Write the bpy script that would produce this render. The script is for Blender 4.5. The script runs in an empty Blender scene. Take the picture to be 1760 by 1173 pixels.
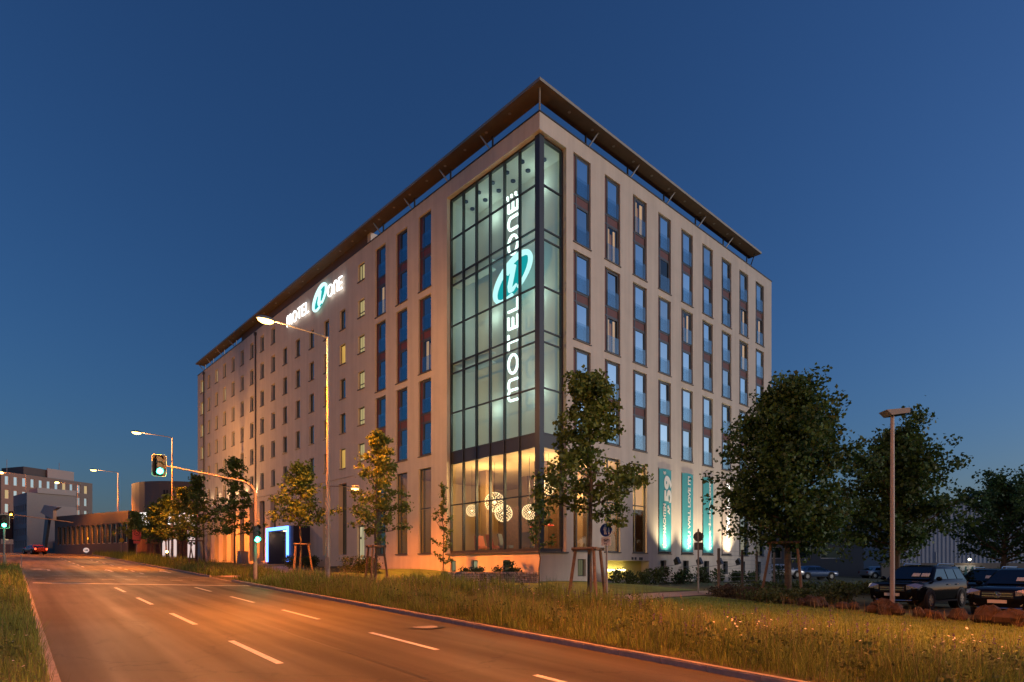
import bpy, math, random
import numpy as np
from mathutils import Vector, Matrix
R_ = math.radians
SC = bpy.context.scene
COL = SC.collection
random.seed(7)

# ------------------------------------------------------------------ camera, sky, sun, exposure
EYE = 2.05
_c = bpy.data.cameras.new('camera'); CAM = bpy.data.objects.new('camera', _c); COL.objects.link(CAM)
CAM.location = (0, 0, EYE); CAM.rotation_euler = (math.pi/2, 0, 0)
_c.sensor_width = 36; _c.lens = 21.224; _c.shift_y = 0.2214; _c.clip_start = 0.1; _c.clip_end = 3000
SC.camera = CAM
W_ = bpy.data.worlds.new('World'); SC.world = W_; W_.use_nodes = True
_n = W_.node_tree; _s = _n.nodes.new('ShaderNodeTexSky'); _s.sky_type = 'NISHITA'; _s.sun_disc = False
_s.sun_elevation = R_(12); _s.sun_rotation = R_(84); _s.ozone_density = 9; _s.air_density = 1.6; _s.dust_density = 1
_t = _n.nodes.new('ShaderNodeVectorMath'); _t.operation = 'MULTIPLY'; _t.inputs[1].default_value = (1.08, .90, 1.0)   # dusk tint
_n.links.new(_s.outputs[0], _t.inputs[0]); _n.links.new(_t.outputs[0], _n.nodes['Background'].inputs[0]); _n.nodes['Background'].inputs[1].default_value = 0.088
# the afterglow of the sun that has just set, behind and right of the camera
_l = bpy.data.lights.new('sun', 'SUN'); _l.energy = 1.0; _l.angle = R_(18); _l.color = (1, .88, .78)
SUN = bpy.data.objects.new('sun', _l); COL.objects.link(SUN)
_az = R_(114); _el = R_(12)
SUN.rotation_euler = Vector((-math.sin(_az)*math.cos(_el), -math.cos(_az)*math.cos(_el), -math.sin(_el))).to_track_quat('-Z', 'Y').to_euler()
SUN.location = (40, -20, 60)
SC.view_settings.view_transform = 'Standard'; SC.view_settings.look = 'None'
SC.view_settings.exposure = 0.0; SC.view_settings.gamma = 1; SC.view_settings.use_curve_mapping = False
SC.cycles.use_denoising = True; SC.cycles.max_bounces = 6; SC.cycles.sample_clamp_indirect = 4

# ------------------------------------------------------------------ helpers
def tag(o, label=None, cat=None, group=None, kind=None):
    if label: o['label'] = label
    if cat: o['category'] = cat
    if group: o['group'] = group
    if kind: o['kind'] = kind
    return o
def thing(name, label, cat, loc=(0, 0, 0), rz=0, group=None, kind=None):
    o = bpy.data.objects.new(name, None); o.empty_display_size = .2; COL.objects.link(o)
    o.location = loc; o.rotation_euler = (0, 0, rz)
    return tag(o, label, cat, group, kind)
def link(name, me, parent=None, loc=(0, 0, 0), rot=(0, 0, 0), scale=None):
    o = bpy.data.objects.new(name, me); COL.objects.link(o); o.location = loc; o.rotation_euler = rot
    if scale: o.scale = scale
    if parent: o.parent = parent
    return o
def copy_tree(o, parent=None):
    c = o.copy(); COL.objects.link(c); c.parent = parent
    for ch in list(o.children): copy_tree(ch, c)
    return c
class MB:
    def __init__(s): s.v = []; s.f = []; s.m = []
    def poly(s, pts, m=0):
        i = len(s.v); s.v += [tuple(p) for p in pts]; s.f.append(tuple(range(i, i+len(pts)))); s.m.append(m)
    def box(s, x0, x1, y0, y1, z0, z1, m=0):
        i = len(s.v)
        s.v += [(x0,y0,z0),(x1,y0,z0),(x1,y1,z0),(x0,y1,z0),(x0,y0,z1),(x1,y0,z1),(x1,y1,z1),(x0,y1,z1)]
        for q in ((3,2,1,0),(4,5,6,7),(0,1,5,4),(1,2,6,5),(2,3,7,6),(3,0,4,7)):
            s.f.append(tuple(i+k for k in q)); s.m.append(m)
        return s
    def obox(s, c, ux, uy, hx, hy, z0, z1, m=0):   # box turned in plan
        P = [(-hx,-hy),(hx,-hy),(hx,hy),(-hx,hy)]
        b = [(c[0]+ux[0]*p+uy[0]*q, c[1]+ux[1]*p+uy[1]*q) for p, q in P]
        i = len(s.v); s.v += [(*q, z0) for q in b]+[(*q, z1) for q in b]
        for q in ((3,2,1,0),(4,5,6,7),(0,1,5,4),(1,2,6,5),(2,3,7,6),(3,0,4,7)):
            s.f.append(tuple(i+k for k in q)); s.m.append(m)
    def tube(s, pts, rs, n=8, m=0, caps=True):
        pts = [Vector(p) for p in pts]
        if not hasattr(rs, '__len__'): rs = [rs]*len(pts)
        i0 = len(s.v); up = None
        for k, p in enumerate(pts):
            d = (pts[min(k+1, len(pts)-1)]-pts[max(k-1, 0)]).normalized()
            if up is None: up = Vector((0, 0, 1)) if abs(d.z) < .9 else Vector((1, 0, 0))
            a = d.cross(up).normalized(); b = a.cross(d).normalized(); up = b
            for j in range(n):
                t = 2*math.pi*j/n; s.v.append(tuple(p+(a*math.cos(t)+b*math.sin(t))*rs[k]))
        for k in range(len(pts)-1):
            for j in range(n):
                s.f.append((i0+k*n+j, i0+k*n+(j+1) % n, i0+(k+1)*n+(j+1) % n, i0+(k+1)*n+j)); s.m.append(m)
        if caps:
            s.f.append(tuple(i0+j for j in range(n))[::-1]); s.m.append(m)
            e = i0+(len(pts)-1)*n; s.f.append(tuple(e+j for j in range(n))); s.m.append(m)
        return s
    def cyl(s, p0, p1, r0, r1=None, n=12, m=0): return s.tube([p0, p1], [r0, r0 if r1 is None else r1], n, m)
    def prism(s, pts, off, m=0):     # polygon extruded by a vector
        n = len(pts); i = len(s.v); off = Vector(off)
        s.v += [tuple(p) for p in pts]+[tuple(Vector(p)+off) for p in pts]
        s.f.append(tuple(range(i, i+n))[::-1]); s.f.append(tuple(range(i+n, i+2*n))); s.m += [m, m]
        for k in range(n): s.f.append((i+k, i+(k+1) % n, i+n+(k+1) % n, i+n+k)); s.m.append(m)
        return s
    def ball(s, c, r, n=10, m=0, sq=(1, 1, 1)):
        i0 = len(s.v); h = n//2
        for a in range(h+1):
            for b in range(n):
                t = math.pi*a/h; u = 2*math.pi*b/n
                s.v.append((c[0]+r*sq[0]*math.sin(t)*math.cos(u), c[1]+r*sq[1]*math.sin(t)*math.sin(u), c[2]+r*sq[2]*math.cos(t)))
        for a in range(h):
            for b in range(n):
                s.f.append((i0+a*n+b, i0+(a+1)*n+b, i0+(a+1)*n+(b+1) % n, i0+a*n+(b+1) % n)); s.m.append(m)
        return s
    def mesh(s, name, mats, smooth=None):
        me = bpy.data.meshes.new(name); me.from_pydata(s.v, [], s.f)
        for mt in (mats if isinstance(mats, (list, tuple)) else [mats]): me.materials.append(mt)
        if any(s.m): me.polygons.foreach_set('material_index', s.m)
        if smooth:
            me.polygons.foreach_set('use_smooth', [True]*len(s.f)); me.set_sharp_from_angle(angle=R_(smooth))
        me.update(); return me
    def build(s, name, mats, parent=None, loc=(0, 0, 0), rot=(0, 0, 0), smooth=None):
        return link(name, s.mesh(name, mats, smooth), parent, loc, rot)
def np_mesh(name, V, F, mat):
    me = bpy.data.meshes.new(name); V = np.asarray(V, np.float32); F = np.asarray(F, np.int32)
    nf, k = F.shape
    me.vertices.add(len(V)); me.vertices.foreach_set('co', V.ravel())
    me.loops.add(nf*k); me.loops.foreach_set('vertex_index', F.ravel())
    me.polygons.add(nf); me.polygons.foreach_set('loop_start', np.arange(0, nf*k, k, dtype=np.int32))
    me.materials.append(mat); me.update(calc_edges=True); return me

# ------------------------------------------------------------------ materials (procedural)
MATS = {}
def mat(name, col, rough=.7, metal=0., noise=0., scale=4., bump=0., bscale=None, emit=None, es=0., spec=None, rnd=0., coat=0., trans=0.):
    if name in MATS: return MATS[name]
    m = bpy.data.materials.new(name); m.use_nodes = True; nt = m.node_tree; b = nt.nodes['Principled BSDF']
    b.inputs['Base Color'].default_value = (*col, 1); b.inputs['Roughness'].default_value = rough; b.inputs['Metallic'].default_value = metal
    if spec is not None: b.inputs['Specular IOR Level'].default_value = spec
    if coat: b.inputs['Coat Weight'].default_value = coat; b.inputs['Coat Roughness'].default_value = .05
    if emit: b.inputs['Emission Color'].default_value = (*emit, 1); b.inputs['Emission Strength'].default_value = es
    src = None
    if noise or bump:
        tc = nt.nodes.new('ShaderNodeTexCoord')
    if noise:
        no = nt.nodes.new('ShaderNodeTexNoise'); no.inputs['Scale'].default_value = scale; no.inputs['Detail'].default_value = 6; no.inputs['Roughness'].default_value = .62
        nt.links.new(tc.outputs['Object'], no.inputs['Vector'])
        mr = nt.nodes.new('ShaderNodeMapRange'); mr.inputs[1].default_value = .3; mr.inputs[2].default_value = .7
        mr.inputs[3].default_value = 1-noise; mr.inputs[4].default_value = 1+noise
        nt.links.new(no.outputs[0], mr.inputs[0]); src = mr.outputs[0]
    if rnd:
        gi = nt.nodes.new('ShaderNodeNewGeometry'); m2 = nt.nodes.new('ShaderNodeMapRange')
        m2.inputs[3].default_value = 1-rnd; m2.inputs[4].default_value = 1+rnd
        nt.links.new(gi.outputs['Random Per Island'], m2.inputs[0])
        if src:
            mu = nt.nodes.new('ShaderNodeMath'); mu.operation = 'MULTIPLY'; nt.links.new(src, mu.inputs[0]); nt.links.new(m2.outputs[0], mu.inputs[1]); src = mu.outputs[0]
        else: src = m2.outputs[0]
    if src:
        mx = nt.nodes.new('ShaderNodeVectorMath'); mx.operation = 'SCALE'; mx.inputs[0].default_value = col
        nt.links.new(src, mx.inputs['Scale']); nt.links.new(mx.outputs[0], b.inputs['Base Color'])
    if bump:
        nb = nt.nodes.new('ShaderNodeTexNoise'); nb.inputs['Scale'].default_value = bscale or scale*8; nb.inputs['Detail'].default_value = 4
        nt.links.new(tc.outputs['Object'], nb.inputs['Vector'])
        bp = nt.nodes.new('ShaderNodeBump'); bp.inputs['Strength'].default_value = bump; bp.inputs['Distance'].default_value = .02
        nt.links.new(nb.outputs[0], bp.inputs['Height']); nt.links.new(bp.outputs[0], b.inputs['Normal'])
    if trans:   # thin leaf: part of the light passes through
        tr = nt.nodes.new('ShaderNodeBsdfTranslucent'); tr.inputs[0].default_value = (col[0]*1.5, col[1]*1.6, col[2], 1)
        ms = nt.nodes.new('ShaderNodeMixShader'); ms.inputs[0].default_value = trans
        out = nt.nodes['Material Output']; nt.links.new(b.outputs[0], ms.inputs[1]); nt.links.new(tr.outputs[0], ms.inputs[2]); nt.links.new(ms.outputs[0], out.inputs[0])
        if src: nt.links.new(mx.outputs[0], tr.inputs[0])
    MATS[name] = m; return m
def glow(name, col, s):
    m = bpy.data.materials.new(name); m.use_nodes = True; nt = m.node_tree; nt.nodes.clear()
    e = nt.nodes.new('ShaderNodeEmission'); e.inputs[0].default_value = (*col, 1); e.inputs[1].default_value = s
    o = nt.nodes.new('ShaderNodeOutputMaterial'); nt.links.new(e.outputs[0], o.inputs[0]); MATS[name] = m; return m
def glass(name, tint, refl, rough=.02, body=None):
    """flat pane: a share of mirror reflection over see-through glass (or over a dark body)"""
    m = bpy.data.materials.new(name); m.use_nodes = True; nt = m.node_tree; nt.nodes.clear()
    g = nt.nodes.new('ShaderNodeBsdfGlossy'); g.inputs['Roughness'].default_value = rough; g.inputs[0].default_value = (.66, .93, 1, 1)
    if body is None: t = nt.nodes.new('ShaderNodeBsdfTransparent'); t.inputs[0].default_value = (*tint, 1)
    else: t = nt.nodes.new('ShaderNodeBsdfDiffuse'); t.inputs[0].default_value = (*body, 1)
    lw = nt.nodes.new('ShaderNodeFresnel'); 
    ge = nt.nodes.new('ShaderNodeNewGeometry'); ir = nt.nodes.new('ShaderNodeMapRange'); ir.inputs[3].default_value = 1.5; ir.inputs[4].default_value = 1/1.5   # both faces of the pane act alike
    nt.links.new(ge.outputs['Backfacing'], ir.inputs[0]); nt.links.new(ir.outputs[0], lw.inputs[0])
    ad = nt.nodes.new('ShaderNodeMath'); ad.operation = 'ADD'; ad.use_clamp = True; ad.inputs[1].default_value = refl; nt.links.new(lw.outputs[0], ad.inputs[0])
    mx = nt.nodes.new('ShaderNodeMixShader'); nt.links.new(ad.outputs[0], mx.inputs[0]); nt.links.new(t.outputs[0], mx.inputs[1]); nt.links.new(g.outputs[0], mx.inputs[2])
    o = nt.nodes.new('ShaderNodeOutputMaterial'); nt.links.new(mx.outputs[0], o.inputs[0]); MATS[name] = m; return m

def asphalt_mat():
    m = bpy.data.materials.new('asphalt'); m.use_nodes = True; nt = m.node_tree; b = nt.nodes['Principled BSDF']
    tc = nt.nodes.new('ShaderNodeTexCoord')
    def noise(sc, det):
        n = nt.nodes.new('ShaderNodeTexNoise'); n.inputs['Scale'].default_value = sc; n.inputs['Detail'].default_value = det; nt.links.new(tc.outputs['Object'], n.inputs['Vector']); return n
    # wheel tracks and lane wear stretched along the road
    mp = nt.nodes.new('ShaderNodeMapping'); mp.vector_type = 'TEXTURE'; mp.inputs['Rotation'].default_value = (0, 0, R_(39.6)); mp.inputs['Scale'].default_value = (.8, 30, 1)
    nt.links.new(tc.outputs['Object'], mp.inputs['Vector'])
    ns = nt.nodes.new('ShaderNodeTexNoise'); ns.inputs['Scale'].default_value = 1.1; ns.inputs['Detail'].default_value = 3; nt.links.new(mp.outputs[0], ns.inputs['Vector'])
    n1 = noise(.35, 5); n2 = noise(60, 3)
    ad = nt.nodes.new('ShaderNodeMath'); ad.operation = 'MULTIPLY_ADD'; ad.inputs[1].default_value = 1.55; nh = nt.nodes.new('ShaderNodeMath'); nh.operation = 'MULTIPLY'; nh.inputs[1].default_value = .45; nt.links.new(n1.outputs[0], nh.inputs[0]); nt.links.new(ns.outputs[0], ad.inputs[0]); nt.links.new(nh.outputs[0], ad.inputs[2])
    ad2 = nt.nodes.new('ShaderNodeMath'); ad2.operation = 'MULTIPLY_ADD'; ad2.inputs[1].default_value = .5; nt.links.new(n2.outputs[0], ad2.inputs[0]); nt.links.new(ad.outputs[0], ad2.inputs[2])
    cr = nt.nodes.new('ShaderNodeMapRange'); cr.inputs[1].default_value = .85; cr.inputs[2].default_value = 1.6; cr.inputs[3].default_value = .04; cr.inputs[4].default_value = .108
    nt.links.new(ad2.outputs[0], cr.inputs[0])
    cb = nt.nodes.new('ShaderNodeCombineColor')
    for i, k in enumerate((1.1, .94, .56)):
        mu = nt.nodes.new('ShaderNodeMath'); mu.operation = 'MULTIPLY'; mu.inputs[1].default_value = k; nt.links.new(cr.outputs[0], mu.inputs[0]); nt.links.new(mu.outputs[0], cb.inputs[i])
    # fine meandering cracks sealed darker
    vo = nt.nodes.new('ShaderNodeTexVoronoi'); vo.feature = 'DISTANCE_TO_EDGE'; vo.inputs['Scale'].default_value = .16
    wn = noise(1.2, 4); va = nt.nodes.new('ShaderNodeVectorMath'); va.operation = 'ADD'; sc = nt.nodes.new('ShaderNodeVectorMath'); sc.operation = 'SCALE'; sc.inputs['Scale'].default_value = 1.6
    nt.links.new(wn.outputs['Color'], sc.inputs[0]); nt.links.new(tc.outputs['Object'], va.inputs[0]); nt.links.new(sc.outputs[0], va.inputs[1]); nt.links.new(va.outputs[0], vo.inputs['Vector'])
    ck = nt.nodes.new('ShaderNodeMapRange'); ck.inputs[1].default_value = .0; ck.inputs[2].default_value = .006; ck.inputs[3].default_value = .55; ck.inputs[4].default_value = 1
    nt.links.new(vo.outputs[0], ck.inputs[0])
    vs = nt.nodes.new('ShaderNodeVectorMath'); vs.operation = 'SCALE'; nt.links.new(cb.outputs[0], vs.inputs[0]); nt.links.new(ck.outputs[0], vs.inputs['Scale'])
    nt.links.new(vs.outputs[0], b.inputs['Base Color'])
    rr = nt.nodes.new('ShaderNodeMapRange'); rr.inputs[1].default_value = .7; rr.inputs[2].default_value = 1.4; rr.inputs[3].default_value = .62; rr.inputs[4].default_value = .42
    nt.links.new(ad.outputs[0], rr.inputs[0]); nt.links.new(rr.outputs[0], b.inputs['Roughness'])
    nb = noise(140, 2); bp = nt.nodes.new('ShaderNodeBump'); bp.inputs['Strength'].default_value = .35; bp.inputs['Distance'].default_value = .01
    nt.links.new(nb.outputs[0], bp.inputs['Height']); nt.links.new(bp.outputs[0], b.inputs['Normal'])
    b.inputs['Specular IOR Level'].default_value = .22
    MATS['asphalt'] = m; return m
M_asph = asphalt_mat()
M_paint = mat('road_paint', (.62, .60, .55), .6, noise=.22, scale=9)
M_kerb = mat('kerb_concrete', (.30, .27, .24), .85, noise=.2, scale=5, bump=.3)
M_path = mat('path_paving', (.34, .27, .24), .85, noise=.16, scale=3, bump=.2)
M_soil = mat('verge_soil', (.075, .075, .03), .95, noise=.45, scale=1.6, bump=.7, bscale=18)
M_lawn = mat('mown_lawn', (.13, .2, .04), .95, noise=.3, scale=1.1, bump=.8, bscale=60)
M_grass = mat('wild_grass', (.15, .21, .04), .8, rnd=.55, trans=.3)
M_grass2 = mat('dry_grass', (.21, .16, .08), .8, rnd=.4, trans=.3)
M_blade = mat('lawn_blades', (.16, .23, .045), .8, rnd=.4, trans=.3)
M_stucco = mat('cream_render', (.63, .555, .475), .9, noise=.06, scale=.7, bump=.12, bscale=90)
def streaks(m, amt):      # faint rain runs down the render
    nt = m.node_tree; b = nt.nodes['Principled BSDF']; src = b.inputs['Base Color'].links[0].from_socket
    tc = nt.nodes.new('ShaderNodeTexCoord'); mp = nt.nodes.new('ShaderNodeMapping'); mp.inputs['Scale'].default_value = (2.2, 2.2, .1); nt.links.new(tc.outputs['Object'], mp.inputs[0])
    no = nt.nodes.new('ShaderNodeTexNoise'); no.inputs['Scale'].default_value = 1.; no.inputs['Detail'].default_value = 7; nt.links.new(mp.outputs[0], no.inputs['Vector'])
    mr = nt.nodes.new('ShaderNodeMapRange'); mr.inputs[1].default_value = .35; mr.inputs[2].default_value = .62; mr.inputs[3].default_value = 1-amt; mr.inputs[4].default_value = 1.02; nt.links.new(no.outputs[0], mr.inputs[0])
    v = nt.nodes.new('ShaderNodeVectorMath'); v.operation = 'SCALE'; nt.links.new(src, v.inputs[0]); nt.links.new(mr.outputs[0], v.inputs['Scale']); nt.links.new(v.outputs[0], b.inputs['Base Color'])
streaks(M_stucco, .09)
M_cap = mat('parapet_cap', (.06, .065, .075), .45, .6)
M_canopy = mat('canopy_soffit', (.10, .07, .05), .7, noise=.15, scale=2)
M_rim = mat('canopy_rim', (.30, .26, .2), .5, .5)
M_steel = mat('brushed_steel', (.5, .5, .5), .38, .9)
M_galv = mat('galvanised_steel', (.30, .28, .27), .55, .55, noise=.12, scale=6)
M_frame = mat('window_frame_grey', (.075, .085, .1), .45, .3)
M_curt = mat('curtain_wall_frame', (.045, .05, .058), .4, .4)
M_red = mat('red_brown_panel', (.13, .04, .035), .55, noise=.12, scale=2)
M_sill = mat('sill_metal', (.12, .105, .095), .5, .4)
M_pane = glass('coated_pane', None, .62, .03, body=(.012, .016, .022))
M_pane2 = glass('plain_pane', None, .22, .03, body=(.014, .016, .02))
M_dark = glass('dark_room_pane', None, .02, .03, body=(.008, .008, .008))
M_clear = glass('clear_glass', (.72, .92, .88), .05)
M_clear2 = glass('lobby_glass', (.92, .9, .86), .04)
M_rail = glass('frosted_rail', (.78, .83, .85), .07, .06)
M_wframe = mat('white_window_frame', (.55, .52, .48), .5)
M_black = mat('black_plastic', (.012, .012, .013), .45)
M_bark = mat('bark', (.10, .075, .055), .9, noise=.3, scale=12, bump=.6)
M_wood = mat('round_wood', (.19, .115, .07), .8, noise=.3, scale=9, bump=.4)
M_rock = mat('red_rock', (.038, .025, .019), .95, noise=.6, scale=2.2, bump=1.0, bscale=14)
SOD = (1.0, .205, .004)
# ------------------------------------------------------------------ the lie of the land: a = metres along the road, b = metres to the right of the camera
RA = np.array([-.6373, .7706]); RB = np.array([.7706, .6373]); RROT = math.atan2(.6373, .7706)   # local x = across (b), y = along (a)
def ab(a, b): return (RA[0]*a+RB[0]*b, RA[1]*a+RB[1]*b)
def grade(a): a = np.asarray(a, float); return np.where(a < 130, .035*np.maximum(a, -40), .035*130+.012*(a-130))
_cp = []
for _a in range(-40, 300, 8): _cp += [(*ab(_a, 9.6), .12), (*ab(_a, 10.2), .13)]
_cp += [(1.5,32.5,.46),(22.3,51.9,-.05),(-5.7,41,.72),(-40,77,-.25),(15,22,.2),(12,18,.15),(-12,47,.6),(-20,56,.4),(10,40,.2),(28,30,.0),(40,60,-.3),(60,30,-.2),(30,10,.1),(5,15,.15),(80,100,-1),(-30,95,-.3)]
_cp = np.array(_cp)
def G(X, Y):
    X = np.atleast_1d(np.asarray(X, float)); Y = np.atleast_1d(np.asarray(Y, float))
    a = X*RA[0]+Y*RA[1]; b = X*RB[0]+Y*RB[1]; z = grade(a)
    d2 = (X[:, None]-_cp[:, 0])**2+(Y[:, None]-_cp[:, 1])**2+.5; w = d2**-1.5
    dl = (w*_cp[:, 2]).sum(1)/w.sum(1)
    return np.where(b > 9.5, z+dl, np.where(b < .45, z+.12, z))
def g(x, y): return float(G(x, y)[0])
def grid_sheet(name, As, Bs, mat_, dz=0., zf=None, kind='structure', parent=None):
    A, B = np.meshgrid(As, Bs, indexing='ij'); X = RA[0]*A+RB[0]*B; Y = RA[1]*A+RB[1]*B
    Z = (zf(A, B) if zf else G(X.ravel(), Y.ravel()).reshape(X.shape))+dz
    V = np.stack([X, Y, Z], -1).reshape(-1, 3); na, nb = len(As), len(Bs)
    i = (np.arange(na-1)[:, None]*nb+np.arange(nb-1)).ravel()
    o = link(name, np_mesh(name, V, np.stack([i, i+1, i+nb+1, i+nb], 1), mat_), parent)
    o.data.polygons.foreach_set('use_smooth', [True]*len(i))
    if kind: o['kind'] = kind
    return o
KL, KR = .52, 9.42
def ground_z(A, B):
    X = RA[0]*A+RB[0]*B; Y = RA[1]*A+RB[1]*B; z = G(X.ravel(), Y.ravel()).reshape(A.shape)
    road = ((B > KL-.12) & (B < KR+.1)) | ((A > 63.5) & (B > -27) & (B < 5) & (A < 240))
    return np.where(road, grade(A)-.2, z)
_A = np.concatenate([[-400, -150, -60], np.arange(-30, 62.1, 2), [63.4, 63.6], np.arange(66, 130, 4), [130, 140, 155, 170, 190, 215, 239, 241, 300, 420, 700, 1500]])
_B = np.concatenate([[-900, -300, -120, -60, -27.1, -26.9, -12, -6, -3, -1, KL-.13, KL-.11, 3, 7, KR+.09, KR+.15], np.arange(10.5, 40, 1.5), [42, 48, 56, 66, 80, 100, 140, 220, 400, 1200]])
GROUND = grid_sheet('ground', _A, _B, M_soil, zf=ground_z)
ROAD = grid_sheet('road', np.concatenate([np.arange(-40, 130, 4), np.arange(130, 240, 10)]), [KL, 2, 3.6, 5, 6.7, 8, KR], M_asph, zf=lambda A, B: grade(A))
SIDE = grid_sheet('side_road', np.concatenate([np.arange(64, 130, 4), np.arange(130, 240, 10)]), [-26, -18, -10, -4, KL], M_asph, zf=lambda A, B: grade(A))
# painted markings, each its own sheet 4 mm above the asphalt
def mark(name, pts):
    V = [(*ab(a, b), float(grade(a))+.004) for a, b in pts]
    mb = MB(); mb.poly(V); return mb.build(name, M_paint, ROAD)
def dash(b, a0, a1, w=.13): mark('lane_dash', [(a0, b-w/2), (a0, b+w/2), (a1, b+w/2), (a1, b-w/2)])
for a0 in (-2, 4.4, 10.7, 17.05, 23.3, 29.6): dash(3.6, a0, a0+3.1)
for a0 in (-1.6, 4.5, 10.5, 16.7, 22.7, 28.8): dash(6.7, a0, a0+3.0)
for a0 in (60, 64.6, 69.6, 75.2, 81, 87, 93): dash(4.45, a0, a0+2.0)
for a0 in (46.6, 50.6, 53.9, 57.4): dash(6.72, a0, a0+1.6)
for a0 in (64, 70, 76, 82): dash(6.9, a0, a0+2.5)
_sl = lambda b: 37.75-.633*(b-.4)      # the stop line crosses the road at a slant
mark('stop_line', [(_sl(.75)-.18, .75), (_sl(9.3)-.18, 9.3), (_sl(9.3)+.2, 9.3), (_sl(.75)+.2, .75)])
for off in (4.6, 8.6):
    for k in range(9):
        b0 = .8+k*1.0
        mark('crossing_dash', [(_sl(b0)+off-.07, b0), (_sl(b0+.55)+off-.07, b0+.55), (_sl(b0+.55)+off+.07, b0+.55), (_sl(b0)+off+.07, b0)])
def arrow(a, b, turn):
    P = [(0, -.08), (0, .08), (2.6, .08), (2.6, .28), (4.2, 0), (2.6, -.28), (2.6, -.08)]
    if turn: P = [(0, -.08), (0, .08), (2.0, .08), (2.9, -.42), (3.3, -.2), (3.5, -1.05), (2.35, -.75), (2.6, -.6), (1.9, -.08)]
    mark('arrow_marking', [(a+p, b+q) for p, q in P])
arrow(52.7, 1.95, True); arrow(50.4, 5.4, False); arrow(48.2, 8.6, False)
_m = MB(); _p = ab(13.8, 8.42); _m.tube([(_p[0], _p[1], float(grade(13.8))-.05), (_p[0], _p[1], float(grade(13.8))+.006)], [.33, .33], 20)
_m.build('manhole_cover', mat('cast_iron', (.34, .3, .27), .6, .2, noise=.2, scale=30), ROAD)
_m = MB()
for k in range(14):
    t0, t1 = 2*math.pi*k/14, 2*math.pi*(k+1)/14; z = float(grade(13.8))+.004
    _m.poly([(_p[0]+r*math.cos(t), _p[1]+r*math.sin(t), z) for r, t in ((.37, t0), (.55, t0), (.55, t1), (.37, t1))])
_m.build('patch_ring', mat('patch_tar', (.02, .02, .02), .5), ROAD)
M_tar = mat('tar_seam', (.018, .017, .016), .45)
for b_, a0_, a1_ in ((5.05, -6, 34), (8.25, -6, 30)):      # tarred construction joints between the paving passes
    _m = MB(); n_ = 40
    for k in range(n_):
        q0, q1 = a0_+(a1_-a0_)*k/n_, a0_+(a1_-a0_)*(k+1)/n_; w0, w1 = .018*math.sin(q0*1.3)+.02*math.sin(q0*3.1), .018*math.sin(q1*1.3)+.02*math.sin(q1*3.1)
        _m.poly([(*ab(q0, b_+w0-.014), float(grade(q0))+.003), (*ab(q0, b_+w0+.014), float(grade(q0))+.003), (*ab(q1, b_+w1+.014), float(grade(q1))+.003), (*ab(q1, b_+w1-.014), float(grade(q1))+.003)])
    _m.build('tar_seam', M_tar, ROAD)
# kerbs, stone by stone
KST = MB(); KST.poly([(0,.01,0),(.15,.01,0),(.15,.99,0),(0,.99,0)]);
KST = MB()
for x0, x1, z0, z1 in ((0, .15, -.2, .095), (.02, .15, .095, .12)): KST.box(x0, x1, .006, .994, z0, z1)
KST = KST.mesh('kerb_stone', M_kerb)
def kerb(name, b, a0, a1, side):
    k = thing(name, None, None, (0, 0, 0), 0, kind='structure')
    for i in range(int(a1-a0)):
        a = a0+i; p = ab(a, b); low = -.09 if side > 0 and 36 <= a < 41 else 0
        o = link('kerb_stone', KST, k, (p[0], p[1], float(grade(a))+low+random.uniform(-.004, .004)), (math.atan(.035), 0, RROT+random.uniform(-.004, .004)))
        if side < 0: o.scale = (-1, 1, 1)
    return k
kerb('kerb_right', KR, -4, 112, 1); kerb('kerb_left', KL, 4, 63, -1)
# footpath between the wild verge and the lawn, the paved crossing landing, the lawn
def strip(name, pts, w, mat_, dz, step=1.2, jit=0):
    V = []; F = []; n = 0
    for (p, q) in zip(pts[:-1], pts[1:]):
        p = np.array(p, float); q = np.array(q, float); L = np.hypot(*(q-p)); k = max(2, int(L/step))
        d = (q-p)/L; nn = np.array([d[1], -d[0]])
        for i in range(k+1):
            c = p+(q-p)*i/k
            for s in np.linspace(-.5, .5, 4):
                e = c+nn*w*s; V.append((*e, g(*e)+dz))
        for i in range(k):
            for s in range(3): F.append((n+i*4+s, n+i*4+s+1, n+i*4+s+5, n+i*4+s+4))
        n += (k+1)*4
    o = link(name, np_mesh(name, V, F, mat_)); o['kind'] = 'structure'; return o
strip('footpath', [(-17.0, 41.5), (-9.6, 32.6), (-1.2, 22.9), (1.6, 22.4), (10.6, 30.3), (19, 38)], 1.5, M_path, .03)
strip('crossing_landing', [ab(38.3, 10.0), ab(39.2, 14.2)], 3.6, M_path, .022, .6)
strip('entrance_path', [(-16.5, 40.8), (-20.5, 51.0)], 3.4, M_path, .045, .8)
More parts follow.
